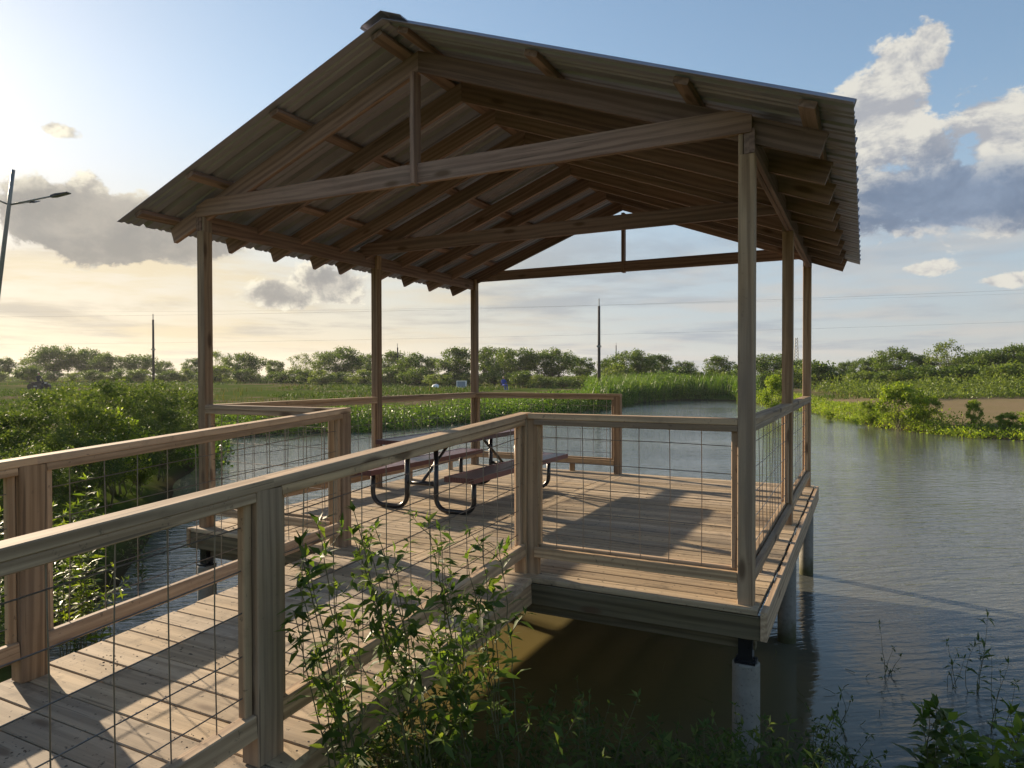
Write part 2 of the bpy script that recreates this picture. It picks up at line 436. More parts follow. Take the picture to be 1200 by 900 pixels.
def link(name, me, material, parent=None):
    if material is not None and len(me.materials) == 0: me.materials.append(material)
    o = bpy.data.objects.new(name, me); COL.objects.link(o)
    if parent is not None: o.parent = parent
    return o
def tag(o, label=None, cat=None, group=None, kind=None):
    if label: o['label'] = label
    if cat: o['category'] = cat
    if group: o['group'] = group
    if kind: o['kind'] = kind
    return o
def thing(name, label, cat, loc=(0, 0, 0), rz=0.0, group=None):
    o = bpy.data.objects.new(name, None); COL.objects.link(o)
    o.empty_display_size = 0.2
    o.location = loc; o.rotation_euler = (0, 0, rz)
    return tag(o, label, cat, group)
def copy_tree(o, parent=None):
    c = o.copy(); COL.objects.link(c); c.parent = parent
    for ch in list(o.children): copy_tree(ch, c)
    return c

_plank_cache = {}
def plank_mesh(L, a, b, ch=0.004):
    key = (round(L, 3), round(a, 4), round(b, 4))
    if key in _plank_cache: return _plank_cache[key]
    ch = min(ch, a * 0.2, b * 0.2)
    y, z = a / 2, b / 2
    prof = [(y, z - ch), (y - ch, z), (-y + ch, z), (-y, z - ch), (-y, -z + ch), (-y + ch, -z), (y - ch, -z), (y, -z + ch)]
    v = [(-L / 2, p, q) for p, q in prof] + [(L / 2, p, q) for p, q in prof]
    f = [tuple(range(8)), tuple(range(15, 7, -1))] + [(i, 8 + i, 8 + (i + 1) % 8, (i + 1) % 8) for i in range(8)]
    me = bpy.data.meshes.new('plank'); me.from_pydata(v, [], f); me.update()
    _plank_cache[key] = me
    return me
def plank(name, p0, p1, a, b, material, parent, up=(0, 0, 1), roll=0.0):
    """board from p0 to p1; a = breadth across (local Y), b = depth (local Z, nearest to up)"""
    p0, p1 = Vector(p0), Vector(p1)
    x = (p1 - p0).normalized(); up = Vector(up)
    if abs(x.dot(up)) > 0.98: up = Vector((0, 1, 0))
    y = up.cross(x).normalized(); z = x.cross(y)
    base = plank_mesh((p1 - p0).length, a, b)
    me = base
    if len(me.materials) == 0: me.materials.append(material)
    elif me.materials[0] != material:
        key = ('m', me.name, material.name)
        if key not in _plank_cache:
            c = me.copy(); c.materials.clear(); c.materials.append(material); _plank_cache[key] = c
        me = _plank_cache[key]
    o = bpy.data.objects.new(name, me); COL.objects.link(o)
    mw = Matrix((x, y, z)).transposed().to_4x4()
    mw.translation = (p0 + p1) / 2
    if roll: mw = mw @ Matrix.Rotation(roll, 4, 'X')
    o.matrix_basis = mw
    o.parent = parent
    return o

# ------------------------------------------------------------------ terrain
WATER = -1.04
SHORE = np.array([(7.7, 22.8), (5.8, 26.4), (4.0, 26.7), (1.8, 29.8), (-0.3, 37.2), (-2.4, 44.0), (-5.9, 53.7), (-10.5, 62.2),
    (-14.9, 60.2), (-16.6, 52.5), (-15.6, 40.3), (-16.2, 33.2), (-17.3, 26.0), (-17.7, 21.5), (-18.3, 18.5), (-20.5, 16.6), (-21.7, 14.7),
    (-19.8, 12.2), (-15.2, 8.2), (-11.6, 4.9), (-9.0, 2.5), (-6.8, 0.6), (-5.9, -0.6), (-4.4, -1.2), (-2.6, -1.2), (-1.13, -0.77),
    (0.15, -0.30), (1.77, 0.35), (4, 0.9), (9, 1.0), (18, 4), (19, 12), (13, 20)])
def shore_sd(P):
    """signed distance to the pond's edge, positive on land"""
    P = np.asarray(P, float); n = len(SHORE)
    d2 = np.full(len(P), 1e18); inside = np.zeros(len(P), bool)
    for i in range(n):
        a = SHORE[i]; b = SHORE[(i + 1) % n]; e = b - a; w_ = P - a
        t = np.clip((w_ @ e) / (e @ e), 0, 1)
        q = w_ - t[:, None] * e
        d2 = np.minimum(d2, (q ** 2).sum(1))
        cond = ((a[1] > P[:, 1]) != (b[1] > P[:, 1]))
        xi = a[0] + (P[:, 1] - a[1]) / (b[1] - a[1] + 1e-12) * e[0]
        inside ^= cond & (P[:, 0] < xi)
    d = np.sqrt(d2)
    return np.where(inside, -d, d)
def bumps(P, s, seed):
    rg = np.random.default_rng(seed); out = np.zeros(len(P))
    for _ in range(7):
        a = rg.uniform(0, 2 * math.pi); fq = s * rg.uniform(0.6, 1.9); ph = rg.uniform(0, 6.28)
        out += np.sin((P[:, 0] * math.cos(a) + P[:, 1] * math.sin(a)) * fq + ph)
    return out / 7
def ground_z(P):
    P = np.asarray(P, float).reshape(-1, 2)
    sd = shore_sd(P) + 0.35 * bumps(P, 1.3, 3)
    dc = np.hypot(P[:, 0] - CAM.x, P[:, 1] - CAM.y)
    A = 0.46 + 0.30 * np.exp(-(dc / 6.0) ** 2)
    land = WATER + A * (1 - np.exp(-np.maximum(sd, 0) / 1.5)) + 0.012 * np.clip(dc - 30, 0, 85) + 0.10 * bumps(P, 0.25, 5) * np.clip(sd / 4, 0, 1) + 0.03 * bumps(P, 2.2, 9) * np.clip(sd, 0, 1)
    bed = WATER - 0.9 * (1 - np.exp(np.minimum(sd, 0) / 3.0))
    return np.where(sd > 0, land, bed)

def build_ground():
    na, nr = 260, 190
    rr = np.concatenate([[0.0], np.geomspace(0.35, 1000, nr)])
    an = np.linspace(0, 2 * math.pi, na, endpoint=False)
    c = np.array([-3.0, 1.0])
    pts = [c[None, :]]
    for r in rr[1:]: pts.append(c + r * np.stack([np.cos(an), np.sin(an)], 1))
    P = np.concatenate(pts); z = ground_z(P)
    V = np.column_stack([P, z])
    F = [(0, 1 + j, 1 + (j + 1) % na) for j in range(na)]
    for i in range(nr - 1):
        b0 = 1 + i * na; b1 = b0 + na
        for j in range(na):
            j2 = (j + 1) % na; F.append((b0 + j, b1 + j, b1 + j2, b0 + j2))
    me = bpy.data.meshes.new('ground'); me.from_pydata(V.tolist(), [], F)
    me.polygons.foreach_set('use_smooth', [True] * len(me.polygons)); me.update()
    tag(link('ground', me, M['ground']), kind='structure')
build_ground()
mb = MB()
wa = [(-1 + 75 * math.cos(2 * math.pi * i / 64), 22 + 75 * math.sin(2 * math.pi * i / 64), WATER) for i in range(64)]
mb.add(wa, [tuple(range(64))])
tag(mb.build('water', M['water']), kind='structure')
def gz(x, y): return float(ground_z([(x, y)])[0])
def spot(px, depth):
    """place on the ground along a sight line"""
    p = CAM + AX_F * depth + AX_R * ((px - 600) / 808.67 * depth)
    return p.x, p.y

# ------------------------------------------------------------------ pavilion
W, Y2, YL = 4.52, 2.376, 4.674
HB = 2.573           # underside of the side beams
RAIL = 1.067
XC = -W / 2          # ridge line
S = 0.377            # roof slope
def roofz(x): return 3.69 - S * abs(x - XC)     # underside of the metal
pav = thing('pavilion', 'open timber pavilion with a corrugated metal gable roof standing in the pond', 'pavilion', (0, 0, 0))
rng = random.Random(4)

# deck boards, in two halves with one board laid lengthwise between them
bw, gap = 0.139, 0.0055
n = int((YL + 0.2) / (bw + gap))
pitch = (YL + 0.2) / n
for i in range(n):
    y = -0.10 + pitch * (i + 0.5)
    for x0, x1 in ((-W - 0.085, XC - 0.075), (XC + 0.075, 0.078)):
        e = rng.uniform(-0.006, 0.004)
        plank('deck_board', (x0, y, -0.018 + rng.uniform(-0.0015, 0.0015)), (x1 + e, y, -0.018 + rng.uniform(-0.0015, 0.0015)), pitch - rng.uniform(0.005, 0.009), 0.036, M['deck'], pav)
plank('deck_board', (XC, -0.10, -0.018), (XC, YL + 0.10, -0.018), 0.138, 0.036, M['deck'], pav)
# rim and joists
plank('fascia_board', (-W - 0.085, -0.078, -0.108), (0.088, -0.078, -0.108), 0.038, 0.135, M['treated'], pav)
plank('fascia_board', (-W - 0.085, YL + 0.078, -0.108), (0.088, YL + 0.078, -0.108), 0.038, 0.135, M['treated'], pav)
plank('fascia_board', (0.109, -0.105, -0.088), (0.109, YL + 0.105, -0.088), 0.036, 0.165, M['rail'], pav)
plank('fascia_board', (-W - 0.109, -0.105, -0.088), (-W - 0.109, YL + 0.105, -0.088), 0.036, 0.165, M['rail'], pav)
for i in range(9):
    x = -W + 0.25 + i * (W - 0.5) / 8
    plank('joist', (x, -0.055, -0.11), (x, YL + 0.055, -0.11), 0.038, 0.14, M['treated'], pav)
for y in (0.04, Y2, YL - 0.04):
    plank('girder', (-W - 0.05, y, -0.225), (0.05, y, -0.225), 0.07, 0.085, M['treated'], pav)

# piles under the posts, each with its steel bracket
def pile(x, y, top):
    mb = MB(); r = 0.077
    N = 28
    zs = [top, top - 0.008, WATER + 0.05, WATER - 1.6]
    rads = [r - 0.008, r, r * 1.01, r * 1.02]
    for a, b, ra, rb in zip(zs, zs[1:], rads, rads[1:]):
        mb.add([(ra * math.cos(6.28319 * j / N), ra * math.sin(6.28319 * j / N), a) for j in range(N)] + [(rb * math.cos(6.28319 * j / N), rb * math.sin(6.28319 * j / N), b) for j in range(N)],
               [(j, N + j, N + (j + 1) % N, (j + 1) % N) for j in range(N)])
    mb.add([((r - 0.008) * math.cos(6.28319 * j / N), (r - 0.008) * math.sin(6.28319 * j / N), top) for j in range(N)], [tuple(range(N))])
    p = mb.build('concrete_pile', M['concrete'], pav, True); p.location = (x, y, 0)
    b = MB(); h = -0.18 - top
    b.box((0, 0, top + h / 2), (0.078, 0.078, h)); b.box((0, 0, top + 0.006), (0.115, 0.115, 0.012))
    for sx in (-1, 1): b.box((sx * 0.046, 0, top + 0.02), (0.014, 0.02, 0.018))
    br = b.build('steel_bracket', M['steel'], p)
for y in (0, Y2, YL):
    pile(0.0, y, -0.335); pile(-W, y, -0.335)

# roof posts with notched tops
P4 = 0.089
for x in (0.0, -W):
    sgn = 1 if x == 0 else -1
    for y in (0, Y2, YL):
        plank('post', (x, y, 0.0), (x, y, HB), P4, P4, M['post'], pav, up=(0, 1, 0))
        plank('post_tenon', (x - sgn * 0.031, y, HB - 0.01), (x - sgn * 0.031, y, HB + 0.15), 0.028, 0.086, M['post'], pav, up=(0, 1, 0))
    for kk, xx in enumerate((x - sgn * 0.001 * 0 + sgn * 0.0015, x + sgn * 0.0315)):
        plank('side_beam', (xx, -0.046 - 0.004 * kk, HB + 0.07), (xx, YL + 0.046, HB + 0.07), 0.029, 0.138 - 0.004 * kk, M['frame'], pav)

# rafters
co = 1 / math.sqrt(1 + S * S); TH = 0.14 / co; PU = 0.0406
RY = [0, 0.60, 1.16, 1.75, 2.18, 2.88, 3.45, 4.05, YL]
def rafter_prof(side):
    # u = distance from the ridge, out to the square-cut tail
    t = lambda u: 3.69 - PU - S * u
    ut = 2.26 + 0.425
    ub = ut - 0.14 * S * co
    pr = [(0.0015, t(0.0015)), (ut, t(ut)), (ub, t(ub) - TH + 0.0), (0.0015, t(0.0015) - TH)]
    # square end: bottom corner lies along the normal of the slope
    pr[2] = (ut - 0.14 * S * co, t(ut) - 0.14 * co)
    return [(XC + side * u, z) for u, z in pr]
for side in (-1, 1):
    for y in RY:
        b = MB(); pr = rafter_prof(side)
        cx = sum(p[0] for p in pr) / 4; cz = sum(p[1] for p in pr) / 4
        # own axes: X runs down the rafter so that the grain does too
        ang = math.atan(S) * side
        b.prism_y([((x - cx) * math.cos(ang) - (z - cz) * math.sin(ang), (x - cx) * math.sin(ang) + (z - cz) * math.cos(ang)) for x, z in pr], -0.019, 0.019)
        o = b.build('rafter', M['frame'], pav)
        o.location = (cx, y + rng.uniform(-0.004, 0.004), cz); o.rotation_euler = (0, ang, 0)
# purlins, running past the gables
for side in (-1, 1):
    for u in (0.10, 1.05, 1.96, 2.60):
        x = XC + side * u; z = roofz(x) - 0.0203
        plank('purlin', (x, -0.36 + rng.uniform(-0.02, 0.02), z), (x, YL + 0.36, z), 0.089, 0.0375, M['frame'], pav, up=(side * S, 0, 1))
# ties and king posts
def tie(y, mt):
    b = MB(); z0, z1 = 2.69, 2.83
    top = lambda x: min(z1, roofz(x) - PU)
    xs = [-4.55, -4.43, XC, -0.09, 0.03]
    pr = [(x, top(x)) for x in xs] + [(0.03, z0), (-4.55, z0)]
    b.prism_y([(x - XC, z - 2.76) for x, z in pr], -0.019, 0.019)
    o = b.build('tie_beam', mt, pav); o.location = (XC, y, 2.76)
tie(-0.0385, M['frame']); tie(RY[4] - 0.0385, M['frame']); tie(YL + 0.0385, M['frame'])
plank('king_post', (XC, -0.055, 2.682), (XC, -0.055, 3.47), 0.09, 0.038, M['frame'], pav, up=(1, 0, 0))
plank('king_post', (XC, YL + 0.055, 2.682), (XC, YL + 0.055, 3.47), 0.09, 0.038, M['frame'], pav, up=(1, 0, 0))

# ribbed metal panels
def panel_profile(y0, y1, ribs):
    pts = []; rp = (y1 - y0) / ribs
    for i in range(ribs):
        b = y0 + i * rp
        pts += [(b, 0.0), (b + 0.040, 0.0), (b + 0.058, 0.034), (b + 0.082, 0.034), (b + 0.100, 0.0)]
        f0 = b + 0.10; fl = rp - 0.10
        for q in (0.36, 0.68):
            c = f0 + fl * q
            pts += [(c - 0.020, 0.0), (c - 0.009, 0.010), (c + 0.009, 0.010), (c + 0.020, 0.0)]
    pts.append((y1, 0.0))
    return pts
YA, YB = -0.43, YL + 0.43
NP = 6
for side in (-1, 1):
    for i in range(NP):
        y0 = YA + (YB - YA) * i / NP; y1 = YA + (YB - YA) * (i + 1) / NP
        pr = panel_profile(0, y1 - y0, 3)
        L = 2.81 / co
        b = MB(); n_ = len(pr)
        v = []
        for x in (0.0, L):
            for y, z in pr: v.append((x, y, z))
            for y, z in pr: v.append((x, y, z + 0.0022))
        f = []
        q = 2 * n_
        for j in range(n_ - 1):
            f.append((j, j + 1, q + j + 1, q + j)); f.append((n_ + j, q + n_ + j, q + n_ + j + 1, n_ + j + 1))
            f.append((j, n_ + j, n_ + j + 1, j + 1)); f.append((q + j, q + j + 1, q + n_ + j + 1, q + n_ + j))
        f.append((0, q, q + n_, n_)); f.append((n_ - 1, 2 * n_ - 1, q + 2 * n_ - 1, q + n_ - 1))
        b.add(v, f)
        o = b.build('roof_panel', M['roof'], pav)
        o.location = (XC, y0 if side == 1 else y1, 3.6905 + (i % 2) * 0.0012)
        o.rotation_euler = (0, math.atan(S), 0) if side == 1 else (0, 0, 0)
        if side == -1:
            o.rotation_euler = (Matrix.Rotation(math.pi, 3, 'Z') @ Matrix.Rotation(math.atan(S), 3, 'Y')).to_euler()
# ridge cap
b = MB()
pr = [(-0.17, -0.17 * S - 0.012), (-0.16, -0.16 * S), (-0.03, -0.008), (0.0, 0.004), (0.03, -0.008), (0.16, -0.16 * S), (0.17, -0.17 * S - 0.012)]
full = pr + [(x, z - 0.003) for x, z in pr[::-1]]
b.prism_y(full, YA - 0.02, YB + 0.02)
o = b.build('ridge_cap', M['roof'], pav); o.location = (XC, 0, 3.731)

# ---- railings
def rail_bay(parent, A, B, zA=0.0, zB=0.0, cap0=0.0, cap1=0.0, mA=0.045, mB=0.045, blocks=(), seed=0, cap_shift=0.0):
    """one bay of rail from post centre A to post centre B: cap, sub rail, bottom rail, side strips, wire panel"""
    rg = random.Random(seed)
    A = Vector((A[0], A[1], zA)); B = Vector((B[0], B[1], zB))
    d = (B - A); L = d.length; u = d / L
    side = Vector((0, 0, 1)).cross(u).normalized()
    def P(s, z, off=0.0): return A + u * s + Vector((0, 0, z)) + side * off
    plank('cap_rail', P(mA - cap0, RAIL - 0.019, cap_shift), P(L - mB + cap1, RAIL - 0.019, cap_shift), 0.089, 0.038, M['rail'], parent)
    plank('sub_rail', P(mA + 0.001, RAIL - 0.0575), P(L - mB - 0.001, RAIL - 0.0575), 0.084, 0.037, M['rail'], parent)
    plank('bottom_rail', P(mA + 0.001, 0.158, 0.021), P(L - mB - 0.001, 0.158, 0.021), 0.037, 0.088, M['rail'], parent)
    plank('bottom_rail', P(mA + 0.001, 0.150, -0.024), P(L - mB - 0.001, 0.150, -0.024), 0.036, 0.066, M['rail'], parent)
    for s in (mA + 0.019, L - mB - 0.019):
        plank('side_strip', P(s, 0.2), P(s, RAIL - 0.077), 0.037, 0.037, M['rail'], parent, up=tuple(side))
    for q in blocks:
        plank('support_block', P(L * q, 0.001, 0.02), P(L * q, 0.114, 0.02), 0.07, 0.036, M['rail'], parent, up=tuple(side))
    wm = MB(); r = 0.0026
    s0, s1 = mA + 0.02, L - mB - 0.02
    def wob(): return rg.uniform(-0.006, 0.006)
    st_ = 0.187; k0 = rg.uniform(0.09, 0.14)
    s = s0 + k0
    while s < s1 - 0.03:
        wm.tube([P(s + wob(), 0.17, wob()), P(s + wob(), 0.6, wob()), P(s + wob(), RAIL - 0.05, wob())], r, 5); s += st_
    for z in (0.27, 0.43, 0.587, 0.746, 0.905):
        wm.tube([P(s0 + (s1 - s0) * t, z + wob(), 0.005 + wob()) for t in (0, 0.33, 0.66, 1)], r, 5)
    wm.build('wire_panel', M['wire'], parent)

XCp, XDp = -1.435, -2.985          # rail posts either side of the ramp
def short_post(parent, x, y, z0, z1, a=P4, b_=P4):
    plank('rail_post', (x, y, z0), (x, y, z1), a, b_, M['post'], parent, up=(0, 1, 0))
XE = -2.32
short_post(pav, XE, YL, 0, RAIL - 0.039)
short_post(pav, XCp + 0.075, 0.0, 0, RAIL - 0.039, 0.089, 0.05)
short_post(pav, XDp - 0.075, 0.0, 0, RAIL - 0.039, 0.089, 0.05)
rail_bay(pav, (0, 0), (0, Y2), seed=1, blocks=(0.3, 0.72)); rail_bay(pav, (0, Y2), (0, YL), seed=2, blocks=(0.3, 0.72))
rail_bay(pav, (-W, 0), (-W, Y2), seed=3, blocks=(0.3, 0.72)); rail_bay(pav, (-W, Y2), (-W, YL), seed=4, blocks=(0.3, 0.72))
rail_bay(pav, (XCp + 0.055, 0), (0, 0), cap0=0.045, seed=5)
rail_bay(pav, (-W, 0), (XDp - 0.055, 0), cap1=0.045, seed=6)
rail_bay(pav, (-W, YL), (XE, YL), cap1=0.09, seed=7, blocks=(0.35, 0.7))

# ------------------------------------------------------------------ entrance ramp
G = 0.0635
ramp = thing('boardwalk_ramp', 'sloping timber ramp with wire panel railings leading from the bank to the pavilion', 'boardwalk', (-2.2, -4.9, -0.31))
bpy.context.view_layer.update()
ROFF = Vector((2.2, 4.9, 0.31))
class Shift:
    pass
def rp(x, y, z): return Vector((x, y, z)) + ROFF
def rz(y): return G * (y + 0.1)
yy = -0.106; i = 0
YEND = -5.6
while yy - 0.145 > YEND:
    y = yy - 0.0725
    e0, e1 = rng.uniform(-0.012, 0.008), rng.uniform(-0.008, 0.010)
    plank('deck_board', rp(-3.055 + e0, y, rz(y) - 0.018), rp(-1.315 + e1, y, rz(y) - 0.018), 0.145 - rng.uniform(0.004, 0.008), 0.036, M['deck'], ramp, up=(0, -G, 1))
    yy -= 0.145
for x in (-3.03, -1.345):
    plank('fascia_board', rp(x, -0.10, rz(-0.1) - 0.107), rp(x, YEND, rz(YEND) - 0.107), 0.038, 0.138, M['rail'], ramp)
plank('joist', rp(-2.2, -0.10, -0.107), rp(-2.2, YEND, rz(YEND) - 0.107), 0.038, 0.138, M['treated'], ramp)
YP = [-0.0, -2.235, -4.5, -5.5]
for x, sg in ((XCp, 1), (XDp, -1)):
    for j, y in enumerate(YP):
        zb = rz(min(y, -0.1)) if j else 0.0
        low = zb + 0.0006
        plank('rail_post', rp(x, y - (0.018 if j in (1, 2) else 0), low), rp(x, y - (0.018 if j in (1, 2) else 0), zb + RAIL - 0.039), P4, P4 + (0.036 if j in (1, 2) else 0), M['post'], ramp, up=(0, 1, 0))
        if j in (1, 2, 3):
            gl = gz(x, y)
            plank('support_post', rp(x, y, min(gl - 0.4, zb - 0.3)), rp(x, y, zb - 0.037), 0.088, 0.088, M['treated'], ramp, up=(0, 1, 0))
    for j in range(3):
        ya, yb = YP[j], YP[j + 1]
        rail_bay(ramp, rp(x, ya, 0)[:2], rp(x, yb, 0)[:2], (rz(ya) if j else 0.0) + ROFF.z, rz(yb) + ROFF.z,
                 cap0=0.09 if j == 0 else 0.083, cap1=0.045, mA=0.045 if j == 0 else 0.083, seed=20 + j + (5 if sg > 0 else 0), blocks=() if sg > 0 else (0.43,))

# dirt crumbs and leaf bits lying on the ramp and deck, and the screw heads of the ramp boards
def litter():
    rg_ = np.random.default_rng(5); b = MB()
    def bit(x, y, z, r):
        n_ = rg_.integers(4, 7); a0 = rg_.uniform(0, 6.28)
        ring = [(x + r * rg_.uniform(0.5, 1.2) * math.cos(a0 + 6.283 * j / n_), y + r * rg_.uniform(0.5, 1.2) * math.sin(a0 + 6.283 * j / n_), z) for j in range(n_)]
        b.add(ring + [(x, y, z + r * rg_.uniform(0.25, 0.7))], [(j, (j + 1) % n_, n_) for j in range(n_)])
    for _ in range(11):
        cx, cy = rg_.uniform(-2.95, -1.5), rg_.uniform(-3.4, -0.3)
        for _ in range(rg_.integers(6, 26)):
            x, y = cx + rg_.normal(0, 0.06), cy + rg_.normal(0, 0.05)
            if -3.0 < x < -1.37: bit(x, y, rz(y) + 0.0005, rg_.uniform(0.002, 0.007))
    for _ in range(120):
        y = rg_.uniform(-4.5, -0.2); bit(rg_.uniform(-2.98, -1.4), y, rz(y) + 0.0005, rg_.uniform(0.002, 0.005))
    o = b.build('deck_litter', M['bark']); tag(o, 'crumbs of dirt and dead leaf scattered over the ramp boards', 'litter', kind='stuff')
    b = MB()
    for _ in range(180): bit(rg_.uniform(-4.4, 0.0), rg_.uniform(0.0, 4.6), 0.0012, rg_.uniform(0.003, 0.010))
    o = b.build('deck_litter', M['bark']); tag(o, 'crumbs of dirt and dead leaf scattered over the pavilion deck', 'litter', kind='stuff')
    b = MB(); yy_ = -0.106
    while yy_ - 0.145 > YEND:
        for x in (-3.03, -2.2, -1.345):
            for dy_ in (-0.04, 0.04):
                yc = yy_ - 0.0725 + dy_; xx_ = x + rg_.uniform(-0.008, 0.008)
                b.add([rp(xx_ + 0.0045 * math.cos(1.047 * j), yc + 0.0045 * math.sin(1.047 * j), rz(yc) + 0.0008) for j in range(6)], [tuple(range(6))])
        yy_ -= 0.145
    o = b.build('deck_screws', M['steel'], ramp); o['kind'] = 'stuff'
litter()

# ------------------------------------------------------------------ picnic table
def picnic_table():
    t = thing('picnic_table', 'maroon coated picnic table with black bent tube legs under the pavilion roof', 'picnic table', (-3.23, 2.27, 0.0), R(0))
    Lh = 1.09
    def slab(name, x0, x1, z, th):
        b = MB()
        # coated mesh deck with a rolled rim
        b.box(((x0 + x1) / 2, 0, z - 0.010), (x1 - x0 - 0.02, 2 * Lh - 0.02, 0.012))
        o = b.build(name, M['maroon'], t)
        rim = MB()
        for xx in (x0, x1): rim.box((xx, 0, z - th / 2), (0.022, 2 * Lh + 0.022, th))
        for yy in (-Lh, Lh): rim.box(((x0 + x1) / 2, yy, z - th / 2 - 0.0007), (x1 - x0 - 0.022, 0.022, th - 0.002))
        r = rim.build('rim', M['maroon'], o)
        return o
    slab('table_top', -0.35, 0.35, 0.70, 0.045)
    slab('bench_seat', -0.72, -0.43, 0.395, 0.05); slab('bench_seat', 0.43, 0.72, 0.395, 0.05)
    rt = 0.024
    for y in (-0.855, 0.855):
        for sx in (-1, 1):
            b = MB(); pts = [(sx * 0.59, y, 0.38)]
            for q in range(9):
                a = math.pi / 2 * q / 8; pts.append((sx * (0.59 - 0.12 + 0.12 * math.cos(a)), y, 0.145 - 0.12 * math.sin(a)))
            for q in range(9):
                a = math.pi / 2 * q / 8; pts.append((sx * (0.17 + 0.12 - 0.12 * math.sin(a)), y, 0.145 - 0.12 * math.cos(a)))
            pts.append((sx * 0.17, y, 0.675))
            b.tube(pts, rt, 10); b.build('leg_frame', M['black'], t, True)
            b = MB(); b.tube([(sx * 0.45, y, 0.372), (sx * 0.71, y, 0.372)], 0.015, 6); b.build('seat_support', M['black'], t)
        b = MB(); b.tube([(-0.17, y, 0.27), (0.17, y, 0.27)], 0.02, 8); b.build('cross_bar', M['black'], t, True)
        b = MB(); b.tube([(0, y, 0.27), (0, y * 0.3, 0.675)], 0.016, 8); b.build('diagonal_brace', M['black'], t, True)
        b = MB(); b.tube([(-0.33, y, 0.675), (0.33, y, 0.675)], 0.014, 6); b.build('top_support', M['black'], t)
    return t
picnic_table()

# ------------------------------------------------------------------ foliage helpers
def mesh_np(name, V, F, material, smooth=False):
    """V (n,3), F list of arrays of faces (each array one polygon size)"""
    me = bpy.data.meshes.new(name)
    V = np.asarray(V, np.float32)
    me.vertices.add(len(V)); me.vertices.foreach_set('co', V.ravel())
    loops = np.concatenate([f.ravel() for f in F]).astype(np.int32)
    sizes = np.concatenate([np.full(len(f), f.shape[1], np.int32) for f in F])
    starts = np.concatenate([[0], np.cumsum(sizes)[:-1]]).astype(np.int32)
    me.loops.add(len(loops)); me.loops.foreach_set('vertex_index', loops)
    me.polygons.add(len(sizes)); me.polygons.foreach_set('loop_start', starts)
    me.polygons.foreach_set('loop_total', sizes)
    if smooth: me.polygons.foreach_set('use_smooth', np.ones(len(sizes), bool))
    me.update(calc_edges=True); me.validate()
    if material: me.materials.append(material)
    return me
def unit(a): return a / (np.linalg.norm(a, axis=1, keepdims=True) + 1e-9)
def leaves(P, D, N, L, Wd, fold=0.18, droop=0.12):
    """folded leaves: base at P, pointing along D, face normal near N; returns V, F (two quads each)"""
    n = len(P); D = unit(D); Sd = unit(np.cross(D, N)); N = np.cross(Sd, D)
    L = np.broadcast_to(L, (n,))[:, None]; Wd = np.broadcast_to(Wd, (n,))[:, None]
    base = P; tip = P + D * L - N * L * droop
    mid = P + D * L * 0.45 + N * L * 0.02
    lf = P + D * L * 0.42 + Sd * Wd * 0.5 + N * Wd * fold
    rt = P + D * L * 0.42 - Sd * Wd * 0.5 + N * Wd * fold
    V = np.stack([base, mid, tip, lf, rt], 1).reshape(-1, 3)
    k = np.arange(n)[:, None] * 5
    F = np.concatenate([k + np.array([[0, 1, 2, 3]]), k + np.array([[0, 4, 2, 1]])])
    return V, F
def flat_leaves(P, D, N, L, Wd):
    n = len(P); D = unit(D); Sd = unit(np.cross(D, N))
    L = np.broadcast_to(L, (n,))[:, None]; Wd = np.broadcast_to(Wd, (n,))[:, None]
    V = np.stack([P, P + D * L * 0.45 + Sd * Wd * 0.5, P + D * L, P + D * L * 0.45 - Sd * Wd * 0.5], 1).reshape(-1, 3)
    F = np.arange(n * 4).reshape(-1, 4)
    return V, F
def blades(P, H, Wd, lean, rg):
    """grass blades of two segments ending in a point"""
    n = len(P); a = rg.uniform(0, 2 * math.pi, n)
    d = np.stack([np.cos(a), np.sin(a), np.zeros(n)], 1)
    s = np.stack([-np.sin(a), np.cos(a), np.zeros(n)], 1) * (np.broadcast_to(Wd, (n,))[:, None] / 2)
    H = np.broadcast_to(H, (n,))[:, None]; ln = np.broadcast_to(lean, (n,))[:, None] * rg.uniform(0.2, 1.3, (n, 1))
    m = P + np.array([0, 0, 1]) * H * 0.55 + d * H * ln * 0.35
    t = P + np.array([0, 0, 1]) * H * (1 - 0.25 * ln) + d * H * ln
    V = np.stack([P - s, P + s, m + s * 0.8, m - s * 0.8, t], 1).reshape(-1, 3)
    k = np.arange(n)[:, None] * 5
    return V, [k + np.array([[0, 1, 2, 3]]), k + np.array([[3, 2, 4]])]

